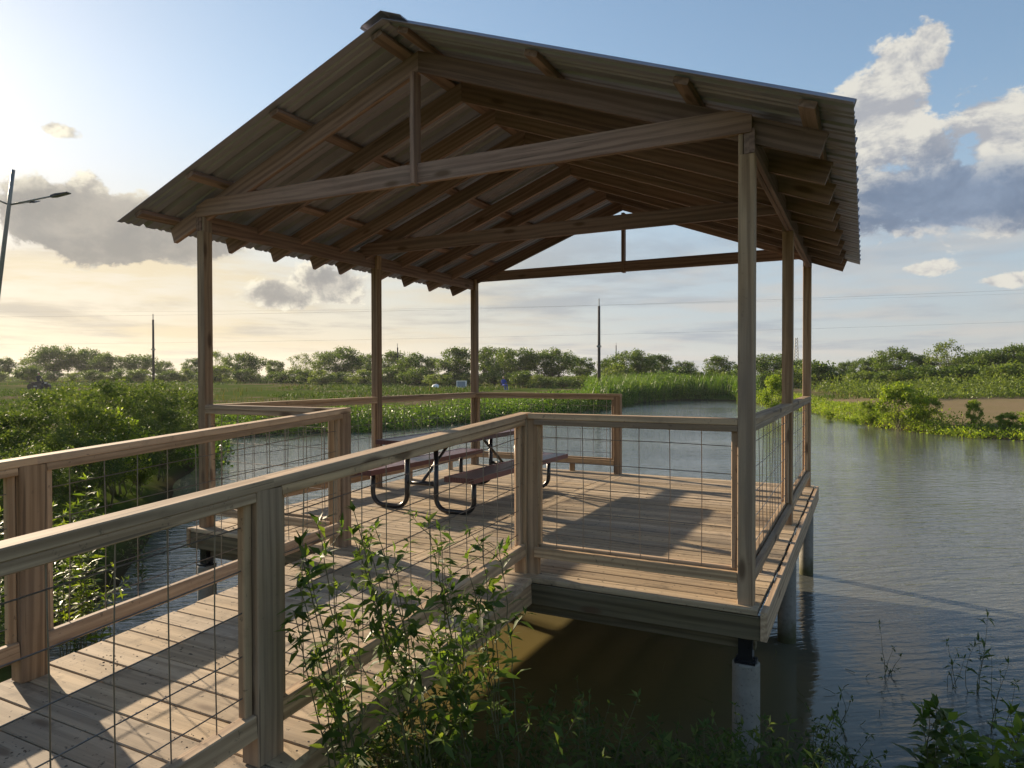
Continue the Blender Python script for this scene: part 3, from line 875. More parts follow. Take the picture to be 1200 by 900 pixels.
def tree_meshes(seed, H, RX, RZ, trunk_h, clumps, per, leaf, mat_leaf, stems=1, rc=0.5, lobes=6, flat=True):
    """trunk with limbs reaching to leaf clumps spread through an uneven crown"""
    rg = np.random.default_rng(seed)
    lob = rg.normal(size=(lobes, 3)); lob /= np.linalg.norm(lob, axis=1, keepdims=True)
    lob[:, 2] = np.abs(lob[:, 2]) * 0.8 - 0.15
    cz = H - RZ
    pts = []
    while len(pts) < clumps:
        d = rg.normal(size=3); d /= np.linalg.norm(d)
        bump = 0.62 + 0.42 * max(0, (lob @ d).max()) ** 3
        r = rg.uniform(0.35, 1.0) ** 0.6 * bump
        p = np.array([d[0] * RX * r, d[1] * RX * r, cz + d[2] * RZ * r])
        if p[2] > trunk_h * 0.6: pts.append(p)
    pts = np.array(pts)
    tb = MB(); roots = []
    for s in range(stems):
        a = rg.uniform(0, 6.28); off = 0.0 if stems == 1 else RX * 0.10
        b0 = np.array([math.cos(a) * off, math.sin(a) * off, -0.15])
        top = np.array([math.cos(a) * RX * rg.uniform(0.05, 0.3), math.sin(a) * RX * rg.uniform(0.05, 0.3), trunk_h * rg.uniform(0.9, 1.4)])
        midp = (b0 + top) / 2 + rg.normal(size=3) * 0.04 * H
        r0 = 0.022 * H / math.sqrt(stems)
        tb.tube([tuple(b0), tuple(midp), tuple(top)], [r0, r0 * 0.8, r0 * 0.62], 6)
        roots.append((top, r0 * 0.6))
    for p in pts:
        top, r = roots[int(np.argmin([np.linalg.norm(p[:2] - t[0][:2]) + rg.uniform(0, 0.5) for t in roots]))]
        q = top * 0.5 + p * 0.5 + rg.normal(size=3) * 0.05 * H; q[2] = max(q[2], top[2] * 0.8)
        tb.tube([tuple(top), tuple(q), tuple(p)], [r * 0.55, r * 0.3, r * 0.10], 4, caps=False)
    c = np.repeat(pts, per, 0); n = len(c)
    rcl = np.repeat(rg.uniform(0.6, 1.3, len(pts)) * rc, per)[:, None]
    g = rg.normal(size=(n, 3)); g /= np.linalg.norm(g, axis=1, keepdims=True)
    g *= rg.uniform(0, 1, (n, 1)) ** 0.45
    P = c + g * rcl * np.array([1.1, 1.1, 0.75])
    D = g * 0.6 + rg.normal(size=(n, 3)) * 0.6 + np.array([0, 0, -0.15])
    N = rg.normal(size=(n, 3)) + np.array([0, 0, 0.8])
    L = leaf * rg.uniform(0.6, 1.3, n)
    if flat:
        V, F = flat_leaves(P, D, N, L, L * 0.62); Fl = [F]
    else:
        V, F = leaves(P, D, N, L, L * 0.42); Fl = [F]
    return tb.mesh('trunk', True), mesh_np('crown', V, Fl, mat_leaf)

def plant_tree(name, label, cat, meshes, x, y, rz_, sc, group=None, z=None, sz=None):
    t = thing(name, label, cat, (x, y, (gz(x, y) if z is None else z)), rz_, group)
    t.scale = (sc, sc, sz or sc)
    link('trunk', meshes[0], M['bark'], t)
    link('crown', meshes[1], None, t)
    return t

# ------------------------------------------------------------------ tree line behind the pond
protos = {
  'round': [tree_meshes(100 + i, 5.6, 3.0, 2.6, 0.9, 100, 62, 0.22, M['leaf_tree'], 2 + i % 2, 0.52) for i in range(4)],
  'wide': [tree_meshes(120 + i, 5.2, 4.0, 2.45, 0.8, 130, 62, 0.22, M['leaf_tree'], 3, 0.55, 8) for i in range(3)],
  'loose': [tree_meshes(140 + i, 5.8, 2.6, 2.6, 1.0, 62, 40, 0.19, M['leaf_tree2'], 3, 0.50, 9) for i in range(3)],
  'low': [tree_meshes(160 + i, 2.4, 2.0, 1.25, 0.2, 50, 70, 0.18, M['leaf_tree2' if i % 2 else 'leaf_tree'], 3, 0.42, 6) for i in range(4)],
}
for ms in protos.values():
    for tm in ms:
        tm[0].materials.append(M['bark'])
TL = {'round': 'round-crowned green mesquite tree in the tree line beyond the pond',
      'wide': 'wide dense mesquite tree with a broad crown in the tree line beyond the pond',
      'loose': 'loose feathery mesquite tree with sky showing through its crown, in the tree line',
      'low': 'low scrubby bush growing at the foot of the tree line'}
TG = {'round': 'round-crowned trees in the tree line', 'wide': 'broad trees in the tree line', 'loose': 'feathery trees in the tree line', 'low': 'scrub bushes below the tree line'}
# kind, px, top py, depth
TREES = [('round', -40, 403, 118), ('round', 3, 406, 118), ('loose', 34, 407, 110), ('wide', 66, 402, 116), ('wide', 100, 402, 119), ('round', 124, 405, 112),
  ('wide', 163, 403, 112), ('round', 190, 411, 122), ('round', 228, 407, 112), ('loose', 256, 402, 110), ('wide', 288, 404, 104), ('round', 322, 412, 112), ('loose', 352, 400, 98),
  ('loose', 376, 402, 102), ('wide', 402, 397, 100), ('round', 432, 406, 106), ('round', 462, 408, 96), ('wide', 487, 402, 90), ('round', 533, 403, 86), ('loose', 508, 410, 96),
  ('round', 574, 399, 92), ('wide', 604, 404, 84), ('wide', 650, 398, 84), ('round', 682, 406, 92), ('round', 713, 408, 88), ('wide', 745, 405, 80), ('round', 770, 411, 92),
  ('round', 802, 413, 92), ('round', 842, 410, 84), ('round', 872, 414, 90), ('wide', 903, 407, 82), ('round', 930, 411, 88), ('round', 962, 416, 92), ('round', 990, 415, 88), ('wide', 1020, 411, 82),
  ('wide', 1050, 406, 78), ('round', 1082, 409, 76), ('loose', 1110, 391, 68), ('wide', 1140, 402, 72), ('wide', 1168, 397, 70), ('round', 1195, 399, 68), ('wide', 1230, 396, 70), ('round', 1265, 400, 70)]
trg = random.Random(8)
def where(px):
    for lim, ph in ((110, 'by the quad bike track'), (235, 'by the far left utility pole'), (345, 'left of the thin far pole'), (480, 'around the thin far pole'),
                    (560, 'behind the white box'), (660, 'behind the seated person'), (780, 'around the thick utility pole'), (900, 'behind the reed point'), (1000, 'before the lattice tower')):
        if px < lim: return ph
    return 'behind the brush belt and bare bank'
TS = {'round': 'round-crowned green tree of the tree line ', 'wide': 'broad dense tree of the tree line ', 'loose': 'feathery thin-leaved tree of the tree line ', 'low': 'low scrubby bush at the foot of the trees '}
for i, (kind, px, top, d) in enumerate(TREES):
    ms = protos[kind]; tm = ms[i % len(ms)]
    x, y = spot(px, d); z = gz(x, y)
    ht = CAM.z + (436.5 - top) / 808.67 * d - z
    H0 = {'round': 5.6, 'wide': 5.2, 'loose': 5.8}[kind]
    sc = ht / H0 * trg.uniform(0.84, 1.16)
    plant_tree('mesquite_tree', TS[kind] + where(px), 'tree', tm, x, y, trg.uniform(0, 6.28), sc, TG[kind] + ' ' + where(px), z)
for i in range(64):
    px = -60 + 1330 * i / 63 + trg.uniform(-9, 9)
    d = trg.uniform(0.86, 0.97) * np.interp(px, [0, 300, 600, 900, 1200], [112, 104, 84, 80, 62])
    x, y = spot(px, d); sc = trg.uniform(0.65, 1.15) * (1.0 if px < 940 else 1.15)
    if shore_sd(np.array([(x, y)]))[0] < 3: continue
    plant_tree('scrub_bush', TS['low'] + where(px), 'bush', protos['low'][i % 4], x, y, trg.uniform(0, 6.28), sc * 1.1, TG['low'] + ' ' + where(px), None, sc * trg.uniform(0.7, 1.0))

# ------------------------------------------------------------------ ground cover (nobody could count it)
def scatter(rg, n, test, box):
    out = []
    tot = 0
    while tot < n:
        q = np.column_stack([rg.uniform(box[0], box[1], n), rg.uniform(box[2], box[3], n)])
        q = q[test(q)]; out.append(q); tot += len(q)
    return np.concatenate(out)[:n]
def patchy(q, s, seed, thr): return bumps(q, s, seed) > thr
def depth_of(q): return (q[:, 0] - CAM.x) * AX_F.x + (q[:, 1] - CAM.y) * AX_F.y
def side_of(q): return ((q[:, 0] - CAM.x) * AX_R.x + (q[:, 1] - CAM.y) * AX_R.y) / np.maximum(depth_of(q), 0.1) * 808.67 + 600
rg = np.random.default_rng(77)

# far field of short weeds
q = scatter(rg, 26000, lambda q: (shore_sd(q) > 1.5) & (depth_of(q) > 16) & (np.abs(side_of(q) - 600) < 760) & (patchy(q, 0.22, 31, 0.08)) & ~((side_of(q) > 930) & (depth_of(q) > 27) & (depth_of(q) < 47) & (shore_sd(q) > 1.6)) & (rg.uniform(0, 1, len(q)) < np.clip(40 / np.maximum(depth_of(q), 1), 0, 1) ** 1.2), (-110, 30, -10, 115))
P = np.column_stack([q, ground_z(q) - 0.01])
sc = np.clip(depth_of(q) / 30, 0.8, 2.2)
V, F = blades(P, rg.uniform(0.06, 0.22, len(P)) * sc ** 0.6, 0.05 * sc, 0.6, rg)
tag(link('field_weeds', mesh_np('field_weeds', V, F, M['leaf_field']), None), 'short green weeds and grass over the flat field beyond the pond', 'weeds', kind='stuff')
q = scatter(rg, 4500, lambda q: (shore_sd(q) > 0.8) & (depth_of(q) > 22) & (np.abs(side_of(q) - 600) < 760) & patchy(q, 0.3, 57, 0.16) & ~((side_of(q) > 930) & (depth_of(q) > 27) & (depth_of(q) < 47) & (shore_sd(q) > 1.6)), (-100, 30, 0, 100))
P = np.column_stack([q, ground_z(q) - 0.01])
V, F = blades(P, rg.uniform(0.2, 0.6, len(P)), 0.05, 0.5, rg)
tag(link('dry_grass', mesh_np('dry_grass', V, F, M['leaf_dry']), None), 'tufts of dry yellowish grass over the far banks', 'grass', kind='stuff')

def leafy_mass(rg, q, z0, h, leaf, per, mat_, spread=0.16, dens_low=0.15):
    """upright leafy weeds: a column of leaves above every point"""
    n = len(q); hh = h * rg.uniform(0.55, 1.1, n) * np.clip(0.85 + 1.1 * bumps(q, 0.55, 71), 0.35, 1.5)
    base = np.repeat(np.column_stack([q, z0]), per, 0); hr = np.repeat(hh, per)
    t = rg.uniform(dens_low, 1, n * per)
    P = base + np.column_stack([rg.normal(0, spread, n * per), rg.normal(0, spread, n * per), hr * t])
    D = rg.normal(size=(n * per, 3)) * 0.8 + np.array([0, 0, 0.35]); N = rg.normal(size=(n * per, 3)) + np.array([0, 0, 1.0])
    L = leaf * rg.uniform(0.6, 1.3, n * per)
    return flat_leaves(P, D, N, L, L * 0.5)

# leafy mat along the water on the far left bank
q = scatter(rg, 3000, lambda q: (shore_sd(q) > -0.7) & (shore_sd(q) < 2.6) & (depth_of(q) > 17) & (side_of(q) > 150) & (side_of(q) < 745), (-32, -8, 5, 62))
V, F = leafy_mass(rg, q, np.maximum(ground_z(q), WATER - 0.02), 0.75, 0.11, 24, None, 0.2, 0.0)
tag(link('bank_weeds', mesh_np('bank_weeds', V, [F], M['leaf_mat']), None), 'dense leafy green weeds lining the far bank behind the pavilion', 'weeds', kind='stuff')
# tall reeds and weeds on the point
q = scatter(rg, 1900, lambda q: (shore_sd(q) > -0.3) & (shore_sd(q) < 9) & (side_of(q) > 690) & (side_of(q) < 885) & (depth_of(q) > 38) & (depth_of(q) < 74), (-30, 5, 25, 80))
zz = ground_z(q)
V, F = leafy_mass(rg, q, np.maximum(zz, WATER), 1.25, 0.17, 26, None, 0.26, 0.0)
V2, F2 = blades(np.column_stack([np.repeat(q, 3, 0) + rg.normal(0, 0.2, (len(q) * 3, 2)), np.repeat(np.maximum(zz, WATER), 3)]), rg.uniform(0.7, 1.8, len(q) * 3), 0.06, 0.35, rg)
tag(link('reed_bed', mesh_np('reed_bed', np.concatenate([V, V2]), [F] + [f + len(V) for f in F2], M['leaf_mat']), None), 'tall green reeds and weeds on the far point of the pond', 'reeds', kind='stuff')
# undergrowth along the foot of the tree line
pxs = rg.uniform(-120, 1320, 2600); ds = np.interp(pxs, [0, 300, 600, 900, 1200], [114, 106, 88, 84, 68]) * rg.uniform(0.93, 1.06, len(pxs))
q = np.array([spot(a_, b_) for a_, b_ in zip(pxs, ds)]); q = q[shore_sd(q) > 4]
q = q[patchy(q, 0.12, 91, -0.05)]
V, F = leafy_mass(rg, q, ground_z(q), 1.0, 0.24, 20, None, 0.5, 0.0)
tag(link('undergrowth', mesh_np('undergrowth', V, [F], M['leaf_tree2']), None), 'continuous low undergrowth along the foot of the far tree line', 'undergrowth', kind='stuff')
# weeds in front of the right tree line
q = scatter(rg, 1500, lambda q: (shore_sd(q) > 5) & (side_of(q) > 940) & (side_of(q) < 1330) & (depth_of(q) > 46) & (depth_of(q) < 60), (-15, 50, 25, 80))
V, F = leafy_mass(rg, q, ground_z(q), 1.15, 0.17, 24, None, 0.35, 0.0)
tag(link('brush', mesh_np('brush', V, [F], M['leaf_tree2']), None), 'belt of dull green brush in front of the trees across the pond', 'brush', kind='stuff')
# low growth at the right shore
q = scatter(rg, 1500, lambda q: (shore_sd(q) > -0.5) & (shore_sd(q) < 1.3) & (side_of(q) > 880) & (side_of(q) < 1400) & (depth_of(q) > 20) & (depth_of(q) < 60), (-10, 20, 18, 60))
V, F = leafy_mass(rg, q, np.maximum(ground_z(q), WATER), 0.42, 0.10, 22, None, 0.2, 0.0)
tag(link('shore_weeds', mesh_np('shore_weeds', V, [F], M['leaf_light']), None), 'low bright weeds along the right-hand shore of the pond', 'weeds', kind='stuff')

# ------------------------------------------------------------------ shrubs of the banks
sp = {
  'dark': [tree_meshes(200 + i, 2.3, 1.2, 1.15, 0.35, 120, 120, 0.048, M['leaf_dark'], 6, 0.20, 12) for i in range(3)],
  'light': [tree_meshes(210 + i, 1.8, 0.7, 0.85, 0.3, 52, 120, 0.05, M['leaf_light'], 4, 0.18, 8) for i in range(2)],
  'shore': [tree_meshes(220 + i, 2.2, 0.9, 1.1, 0.2, 66, 95, 0.08, M['leaf_light'], 8, 0.18, 14) for i in range(3)],
}
for ms in sp.values():
    for tm in ms: tm[0].materials.append(M['stem'])
def shrub_at(name, label, kind, i, px, d, top_py, rz_, group=None, wide=1.0, cat='shrub'):
    x, y = spot(px, d); z = max(gz(x, y), WATER - 0.1)
    H0 = {'dark': 2.3, 'light': 1.8, 'shore': 2.2}[kind]
    ht = CAM.z + (437 - top_py) / 808.67 * d - z
    s_ = ht / H0
    t = plant_tree(name, label, cat, sp[kind][i % len(sp[kind])], x, y, rz_, s_ * wide, group, z, s_)
    return t
LB = ['dark green shrub at the back of the thicket on the bank left of the ramp', 'lower dark green shrub at the front of the thicket left of the ramp']
for i, (px, d, top) in enumerate([(-60, 9.0, 455), (-5, 10.5, 448), (60, 11.0, 434), (105, 13.0, 426), (150, 14.5, 420), (190, 16.5, 428), (214, 18.5, 452), (20, 8.2, 495), (82, 10.0, 478), (138, 12.5, 468), (182, 15.0, 472)]):
    shrub_at('bank_shrub', LB[i > 6], 'dark', i, px, d, top, i * 1.7, ['back row of dark thicket shrubs', 'front row of dark thicket shrubs'][i > 6], 1.0)
shrub_at('bank_shrub', 'bright yellow-green shrub lit by the sun in front of the dark thicket', 'light', 0, 128, 11.5, 462, 0.4)
shrub_at('bank_shrub', 'small bright shrub at the foot of the thicket near the water', 'light', 1, 160, 12.8, 515, 2.1)
for i, (px, d, top, wd, lab) in enumerate([
    (1052, 28.5, 437, 0.95, 'large bright green shrub on the shore across the pond'),
    (1085, 28.5, 452, 0.95, 'rounded green shrub beside the large bright one on the shore'),
    (1018, 31.0, 463, 0.9, 'small green shrub at the water edge before the bare bank'),
    (1142, 27.0, 462, 0.62, 'slim yellow-green young shrub standing alone on the shore'),
    (1180, 26.0, 478, 1.3, 'sprawling dull green bush with reddish tips over the water edge'),
    (1215, 25.0, 470, 1.2, 'broad green bush at the far end of the shore'),
    (908, 36.0, 430, 0.75, 'tall sunlit yellow-green shrub seen behind the pavilion corner posts'),
    (972, 36.0, 478, 1.0, 'low bright shrub on the shore beside the corner posts')]):
    shrub_at('shore_shrub', lab, 'shore', i, px, d, top, i * 1.3, None, wd)

# ------------------------------------------------------------------ leafy plants close by
def stem_plant(name, label, base, tips, leaf, mat_, seed, spacing=0.045, side=0.0, cat='plant', wl=0.36, sr=0.004, group=None, whorl=2):
    """several stems from one root, each with whorls of pointed leaves and short side shoots"""
    rg = np.random.default_rng(seed); base = np.array(base, float)
    t = thing(name, label, cat, tuple(base), 0, group)
    sb = MB(); PP = []; DD = []; LL = []
    def run(p0, p1, r, bare, lf, curve):
        p0 = np.array(p0); p1 = np.array(p1)
        Lt = np.linalg.norm(p1 - p0); nseg = max(3, int(Lt / 0.08))
        ctrl = (p0 + p1) / 2 + curve
        ts = np.linspace(0, 1, nseg + 1)[:, None]
        pts = (1 - ts) ** 2 * p0 + 2 * ts * (1 - ts) * ctrl + ts ** 2 * p1
        pts[1:-1] += rg.normal(0, 0.004, (nseg - 1, 3))
        sb.tube([tuple(p) for p in pts], list(np.linspace(r, r * 0.35, nseg + 1)), 5, caps=False)
        s = bare * Lt; ph = rg.uniform(0, 6.28); shoots = []
        while s < Lt:
            tt = s / Lt; p = (1 - tt) ** 2 * p0 + 2 * tt * (1 - tt) * ctrl + tt ** 2 * p1
            tg = unit(((1 - tt) * (ctrl - p0) + tt * (p1 - ctrl))[None])[0]
            a1 = np.cross(tg, [0.3, 0.9, 0.2]); a1 /= np.linalg.norm(a1); b1 = np.cross(tg, a1)
            for w_ in range(whorl):
                an = ph + w_ * 2 * math.pi / whorl + rg.normal(0, 0.3)
                o = a1 * math.cos(an) + b1 * math.sin(an)
                PP.append(p + o * r * 0.5); DD.append(o * 1.0 + tg * rg.uniform(0.2, 0.8) + np.array([0, 0, rg.uniform(-0.5, 0.15)]))
                LL.append(lf * rg.uniform(0.4, 1.25) * (0.6 + 0.4 * min(1, (Lt - s) / (0.25 * Lt) + 0.35)))
            if rg.uniform() < side: shoots.append((p, a1 * math.cos(ph) + b1 * math.sin(ph), tg, tt))
            ph += 2.4 / whorl * 1.3 + 0.5; s += spacing * rg.uniform(0.7, 1.4)
        # a tuft at the top
        for _ in range(5):
            o = rg.normal(size=3); PP.append(p1); DD.append(o * 0.7 + np.array([0, 0, 0.6])); LL.append(lf * rg.uniform(0.45, 0.8))
        return shoots
    for (tx, ty, tz, bare) in tips:
        b0 = rg.normal(0, 0.03, 3) * np.array([1, 1, 0])
        p1 = np.array([tx, ty, tz]) - base
        sh = run(b0, p1, sr, bare, leaf, np.array([p1[0], p1[1], 0]) * -0.25 + rg.normal(0, 0.03, 3) + np.array([0, 0, 0.15 * np.linalg.norm(p1[:2])]))
        if side > 0:
            for (p, o, tg, tt) in sh:
                ln = rg.uniform(0.06, 0.22) * (1.1 - 0.5 * tt)
                run(p, p + o * ln * 0.8 + tg * ln * 0.7 + np.array([0, 0, ln * 0.2]), sr * 0.5, 0.25, leaf * 0.8, rg.normal(0, 0.01, 3))
    sb.build('stem', M['stem'], t)
    P = np.array(PP); D = np.array(DD); L = np.array(LL)
    N = np.array([0, 0, 1.0]) + rg.normal(0, 0.35, (len(P), 3))
    V, F = leaves(P, D, N, L, L * wl * rg.uniform(0.8, 1.2, len(P)), 0.2, 0.18)
    link('foliage', mesh_np('foliage', V, [F], mat_), None, t)
    return t
nr = random.Random(21)
def near(px, d, py):
    p = CAM + AX_F * d + AX_R * ((px - 600) / 808.67 * d) - AX_U * ((py - 450) / 808.67 * d)
    return p
# the big shrub in front of the ramp: four clumps growing from the bank
clumps = [
  ((-1.12, -2.05), [(352, 2.55, 640), (372, 2.62, 615), (395, 2.6, 690), (345, 2.5, 720), (420, 2.6, 735), (370, 2.6, 770), (400, 2.65, 800)], 'leafy green shrub stem group growing beside the near ramp post'),
  ((-1.02, -1.75), [(415, 2.75, 600), (440, 2.8, 620), (462, 2.8, 648), (432, 2.7, 680), (475, 2.75, 700), (400, 2.7, 740)], 'tall leafy shrub stems rising in front of the ramp railing wires'),
  ((-0.92, -1.5), [(502, 2.95, 612), (520, 2.95, 660), (490, 2.9, 700), (540, 2.95, 720), (505, 2.9, 760), (455, 2.8, 770), (530, 2.95, 790)], 'leafy shrub stems with dark pointed leaves between railing and brown water'),
  ((-0.85, -1.35), [(565, 3.05, 636), (548, 3.05, 655), (585, 3.05, 648), (560, 3.0, 705)], 'outermost leafy stems of the shrub leaning towards the corner rail post'),
]
for i, ((bx, by), tips, lab) in enumerate(clumps):
    z = max(gz(bx, by), WATER) - 0.02
    tp = []
    for (px, d, py) in tips:
        for k_ in range(2 if len(tp) < 3 else 1):
            p = near(px + nr.uniform(-14, 14) * k_, d + nr.uniform(-0.08, 0.08), py + (nr.uniform(10, 60) if k_ else 0)); tp.append((p.x, p.y, p.z, nr.uniform(0.36, 0.58)))
    stem_plant('waterside_shrub', lab, (bx, by, z), tp, 0.105, M['leaf_near'], 300 + i, 0.062, 0.26, 'shrub', 0.30, 0.0045)
# low weeds on the bank below the camera, in the shade
WL = 'low leafy weed on the shaded bank under the ramp edge'
for i in range(58):
    px = nr.uniform(400, 1010); d = nr.uniform(3.0, 4.15)
    x, y = spot(px, d); z = max(gz(x, y), WATER) - 0.03
    # how high the growth stands here, lower towards the open water
    topz = near(px, d, np.interp(px, [400, 560, 640, 760, 860, 1010], [800, 812, 800, 842, 838, 846]) + nr.uniform(-8, 45)).z
    top = max(0.15, topz - z)
    tp = [(x + nr.uniform(-0.22, 0.22), y + nr.uniform(-0.22, 0.22), z + top * nr.uniform(0.6, 1.0), 0.1) for _ in range(5)]
    zone = 'at the foot of the leafy shrub' if px < 600 else ('between the shrub and the concrete pile' if px < 820 else 'around the concrete pile')
    stem_plant('bank_weed', 'low dark leafy weed on the near bank ' + zone, (x, y, z), tp, nr.choice([0.06, 0.085, 0.05]), M['leaf_dark'], 400 + i, 0.045, 0, 'weed', 0.30, 0.003, 'low bank weeds ' + zone, 2)
# plant in front of the near pile
x, y = spot(868, 3.55)
stem_plant('bank_weed', 'small bright-topped leafy weed in front of the concrete pile', (x, y, gz(x, y)), [(near(868, 3.55, 862 + 8 * k_).x + nr.uniform(-.08, .08), near(868, 3.55, 862).y + nr.uniform(-.08, .08), near(868, 3.55, 864 + 10 * k_).z, 0.2) for k_ in range(4)], 0.075, M['leaf_near'], 470, 0.04, 0, 'weed')
# leafy clump in the water, lower right corner
for i, (px, d, py, lab) in enumerate([(1092, 3.5, 832, 'broad-leaved plant at the lower right waterside, tallest in its clump'), (1128, 3.4, 862, 'low broad-leaved plant beside the tall one at the waterside'),
                                      (1172, 3.5, 858, 'bright broad-leaved plant with sunlit tips near the thin water stems'), (1205, 3.6, 838, 'broad-leaved plant at the outer end of the waterside clump'), (960, 3.9, 838, 'small leafy plant in the water beside the concrete pile')]):
    x, y = spot(px, d); z = max(gz(x, y), WATER) - 0.03
    tp = []
    for k_ in range(6):
        p = near(px + nr.uniform(-26, 26), d + nr.uniform(-0.12, 0.12), py + nr.uniform(0, 34) * (k_ > 0)); tp.append((p.x, p.y, p.z, 0.35))
    stem_plant('waterside_plant', lab, (x, y, z), tp, 0.13 if i < 4 else 0.06, M['leaf_near'] if i != 2 else M['leaf_light'], 500 + i, 0.05, 0, 'plant', 0.42)
# thin emergent stems standing in the pond
def reedy(name, label, px, d, pys, seed, leafy=0.07):
    x, y = spot(px, d); tp = []
    for (dx_, py) in pys:
        p = near(px + dx_, d, py); tp.append((p.x, p.y, p.z, 0.15))
    return stem_plant(name, label, (x, y, WATER - 0.05), tp, leafy, M['leaf_dark'], seed, 0.07, 0, 'plant', 0.22, 0.0028, None, 1)
reedy('water_plant', 'thin dark plant with one bare upright stem standing in the open water', 1042, 5.4, [(-12, 732), (5, 760), (14, 770), (-8, 775), (10, 785)], 600)
reedy('water_plant', 'leafy dark water plant between the bare stem and the seed-headed grass', 1118, 5.2, [(-8, 752), (4, 765), (12, 772), (-2, 780)], 601)
reedy('water_plant', 'tall thin water grass with a drooping seed head', 1145, 5.1, [(12, 724), (2, 752), (-4, 758), (8, 768)], 602, 0.11)
reedy('water_plant', 'spreading thin water plant nearest the broad-leaved waterside clump', 1172, 4.5, [(-10, 770), (10, 778), (0, 790), (18, 800)], 603, 0.09)
reedy('water_plant', 'small sprig rising from the water beside the pile weeds', 990, 4.6, [(-4, 812), (8, 818), (-8, 830)], 604)
# sunlit plants behind the left ramp rail
for i, (px, d, py, lab) in enumerate([(98, 5.6, 562, 'bright backlit leafy plant right behind the left ramp rail'), (72, 5.4, 595, 'bright leafy plant close to the left rail post'), (118, 5.6, 640, 'sunlit low plant under the left ramp rail'), (-6, 5.4, 600, 'bright leafy plant beyond the left rail post')]):
    x, y = spot(px, d); z = max(gz(x, y), WATER) - 0.03; tp = []
    for k_ in range(7):
        p = near(px + nr.uniform(-26, 26), d + nr.uniform(-0.15, 0.15), py + nr.uniform(0, 60) * (k_ > 0)); tp.append((p.x, p.y, p.z, 0.25))
    stem_plant('bank_plant', lab, (x, y, z), tp, 0.105, M['leaf_light'], 520 + i, 0.055, 0, 'plant', 0.26)
# darker low growth on that bank
for i in range(16):
    px = nr.uniform(-60, 175); d = nr.uniform(5.2, 8.0)
    x, y = spot(px, d)
    if shore_sd(np.array([(x, y)]))[0] < -0.4: continue
    z = max(gz(x, y), WATER) - 0.03
    tp = [(x + nr.uniform(-0.3, 0.3), y + nr.uniform(-0.3, 0.3), z + nr.uniform(0.35, 0.95), 0.1) for _ in range(6)]
    stem_plant('bank_weed', 'mid green leafy weed on the bank between ramp and thicket', (x, y, z), tp, 0.085, M['leaf_dark'], 540 + i, 0.045, 0, 'weed', 0.34, 0.003, 'weeds between ramp and thicket')

# bits of straw floating in the shallows
def floating_straw():
    rg_ = np.random.default_rng(12); b = MB()
    for _ in range(46):
        x, y = rg_.uniform(-1.25, 0.9), rg_.uniform(-0.2, 2.2)
        a = rg_.uniform(0, 6.28); L = rg_.uniform(0.03, 0.13)
        p0 = Vector((x, y, WATER + 0.004)); p1 = p0 + Vector((math.cos(a) * L, math.sin(a) * L, rg_.uniform(0, 0.04)))
        m_ = p0.lerp(p1, 0.5) + Vector((rg_.normal(0, 0.006), rg_.normal(0, 0.006), 0.002))
        b.tube([p0, m_, p1], 0.0018, 4)
    tag(b.build('floating_straw', M['leaf_dry']), 'bits of pale straw floating on the brown water by the deck', 'straw', kind='stuff')
floating_straw()

# ------------------------------------------------------------------ poles, lines and far things
def pole_thing(label, px, d, top, r, group=None, cap=False):
    x, y = spot(px, d); z = gz(x, y); zt = CAM.z + (436.5 - top) / 808.67 * d
    t = thing('utility_pole', label, 'pole', (x, y, z), 0, group)
    b = MB(); b.tube([(0, 0, -0.3), (0, 0, (zt - z) * 0.5), (0, 0, zt - z)], [r * 1.15, r, r * 0.85], 10); b.build('shaft', M['pole'], t, True)
    b = MB(); b.tube([(0, 0, zt - z), (0, 0, zt - z + r * 5)], r * 0.35, 6); b.build('top_pin', M['lamp'], t)
    b = MB(); b.box((0, 0, (zt - z) * 0.55), (r * 2.5, r * 2.5, r * 1.2)); b.build('band', M['lamp'], t)
    return t
pole_thing('thick dark wooden utility pole standing among the reeds behind the pavilion', 702, 56, 356, 0.12)
pole_thing('dark wooden utility pole beyond the left thicket', 180, 78, 371, 0.13)
pole_thing('thin far utility pole among the trees', 466, 95, 404, 0.11)
pole_thing('very thin far pole above the dense dark tree', 722, 130, 402, 0.10)

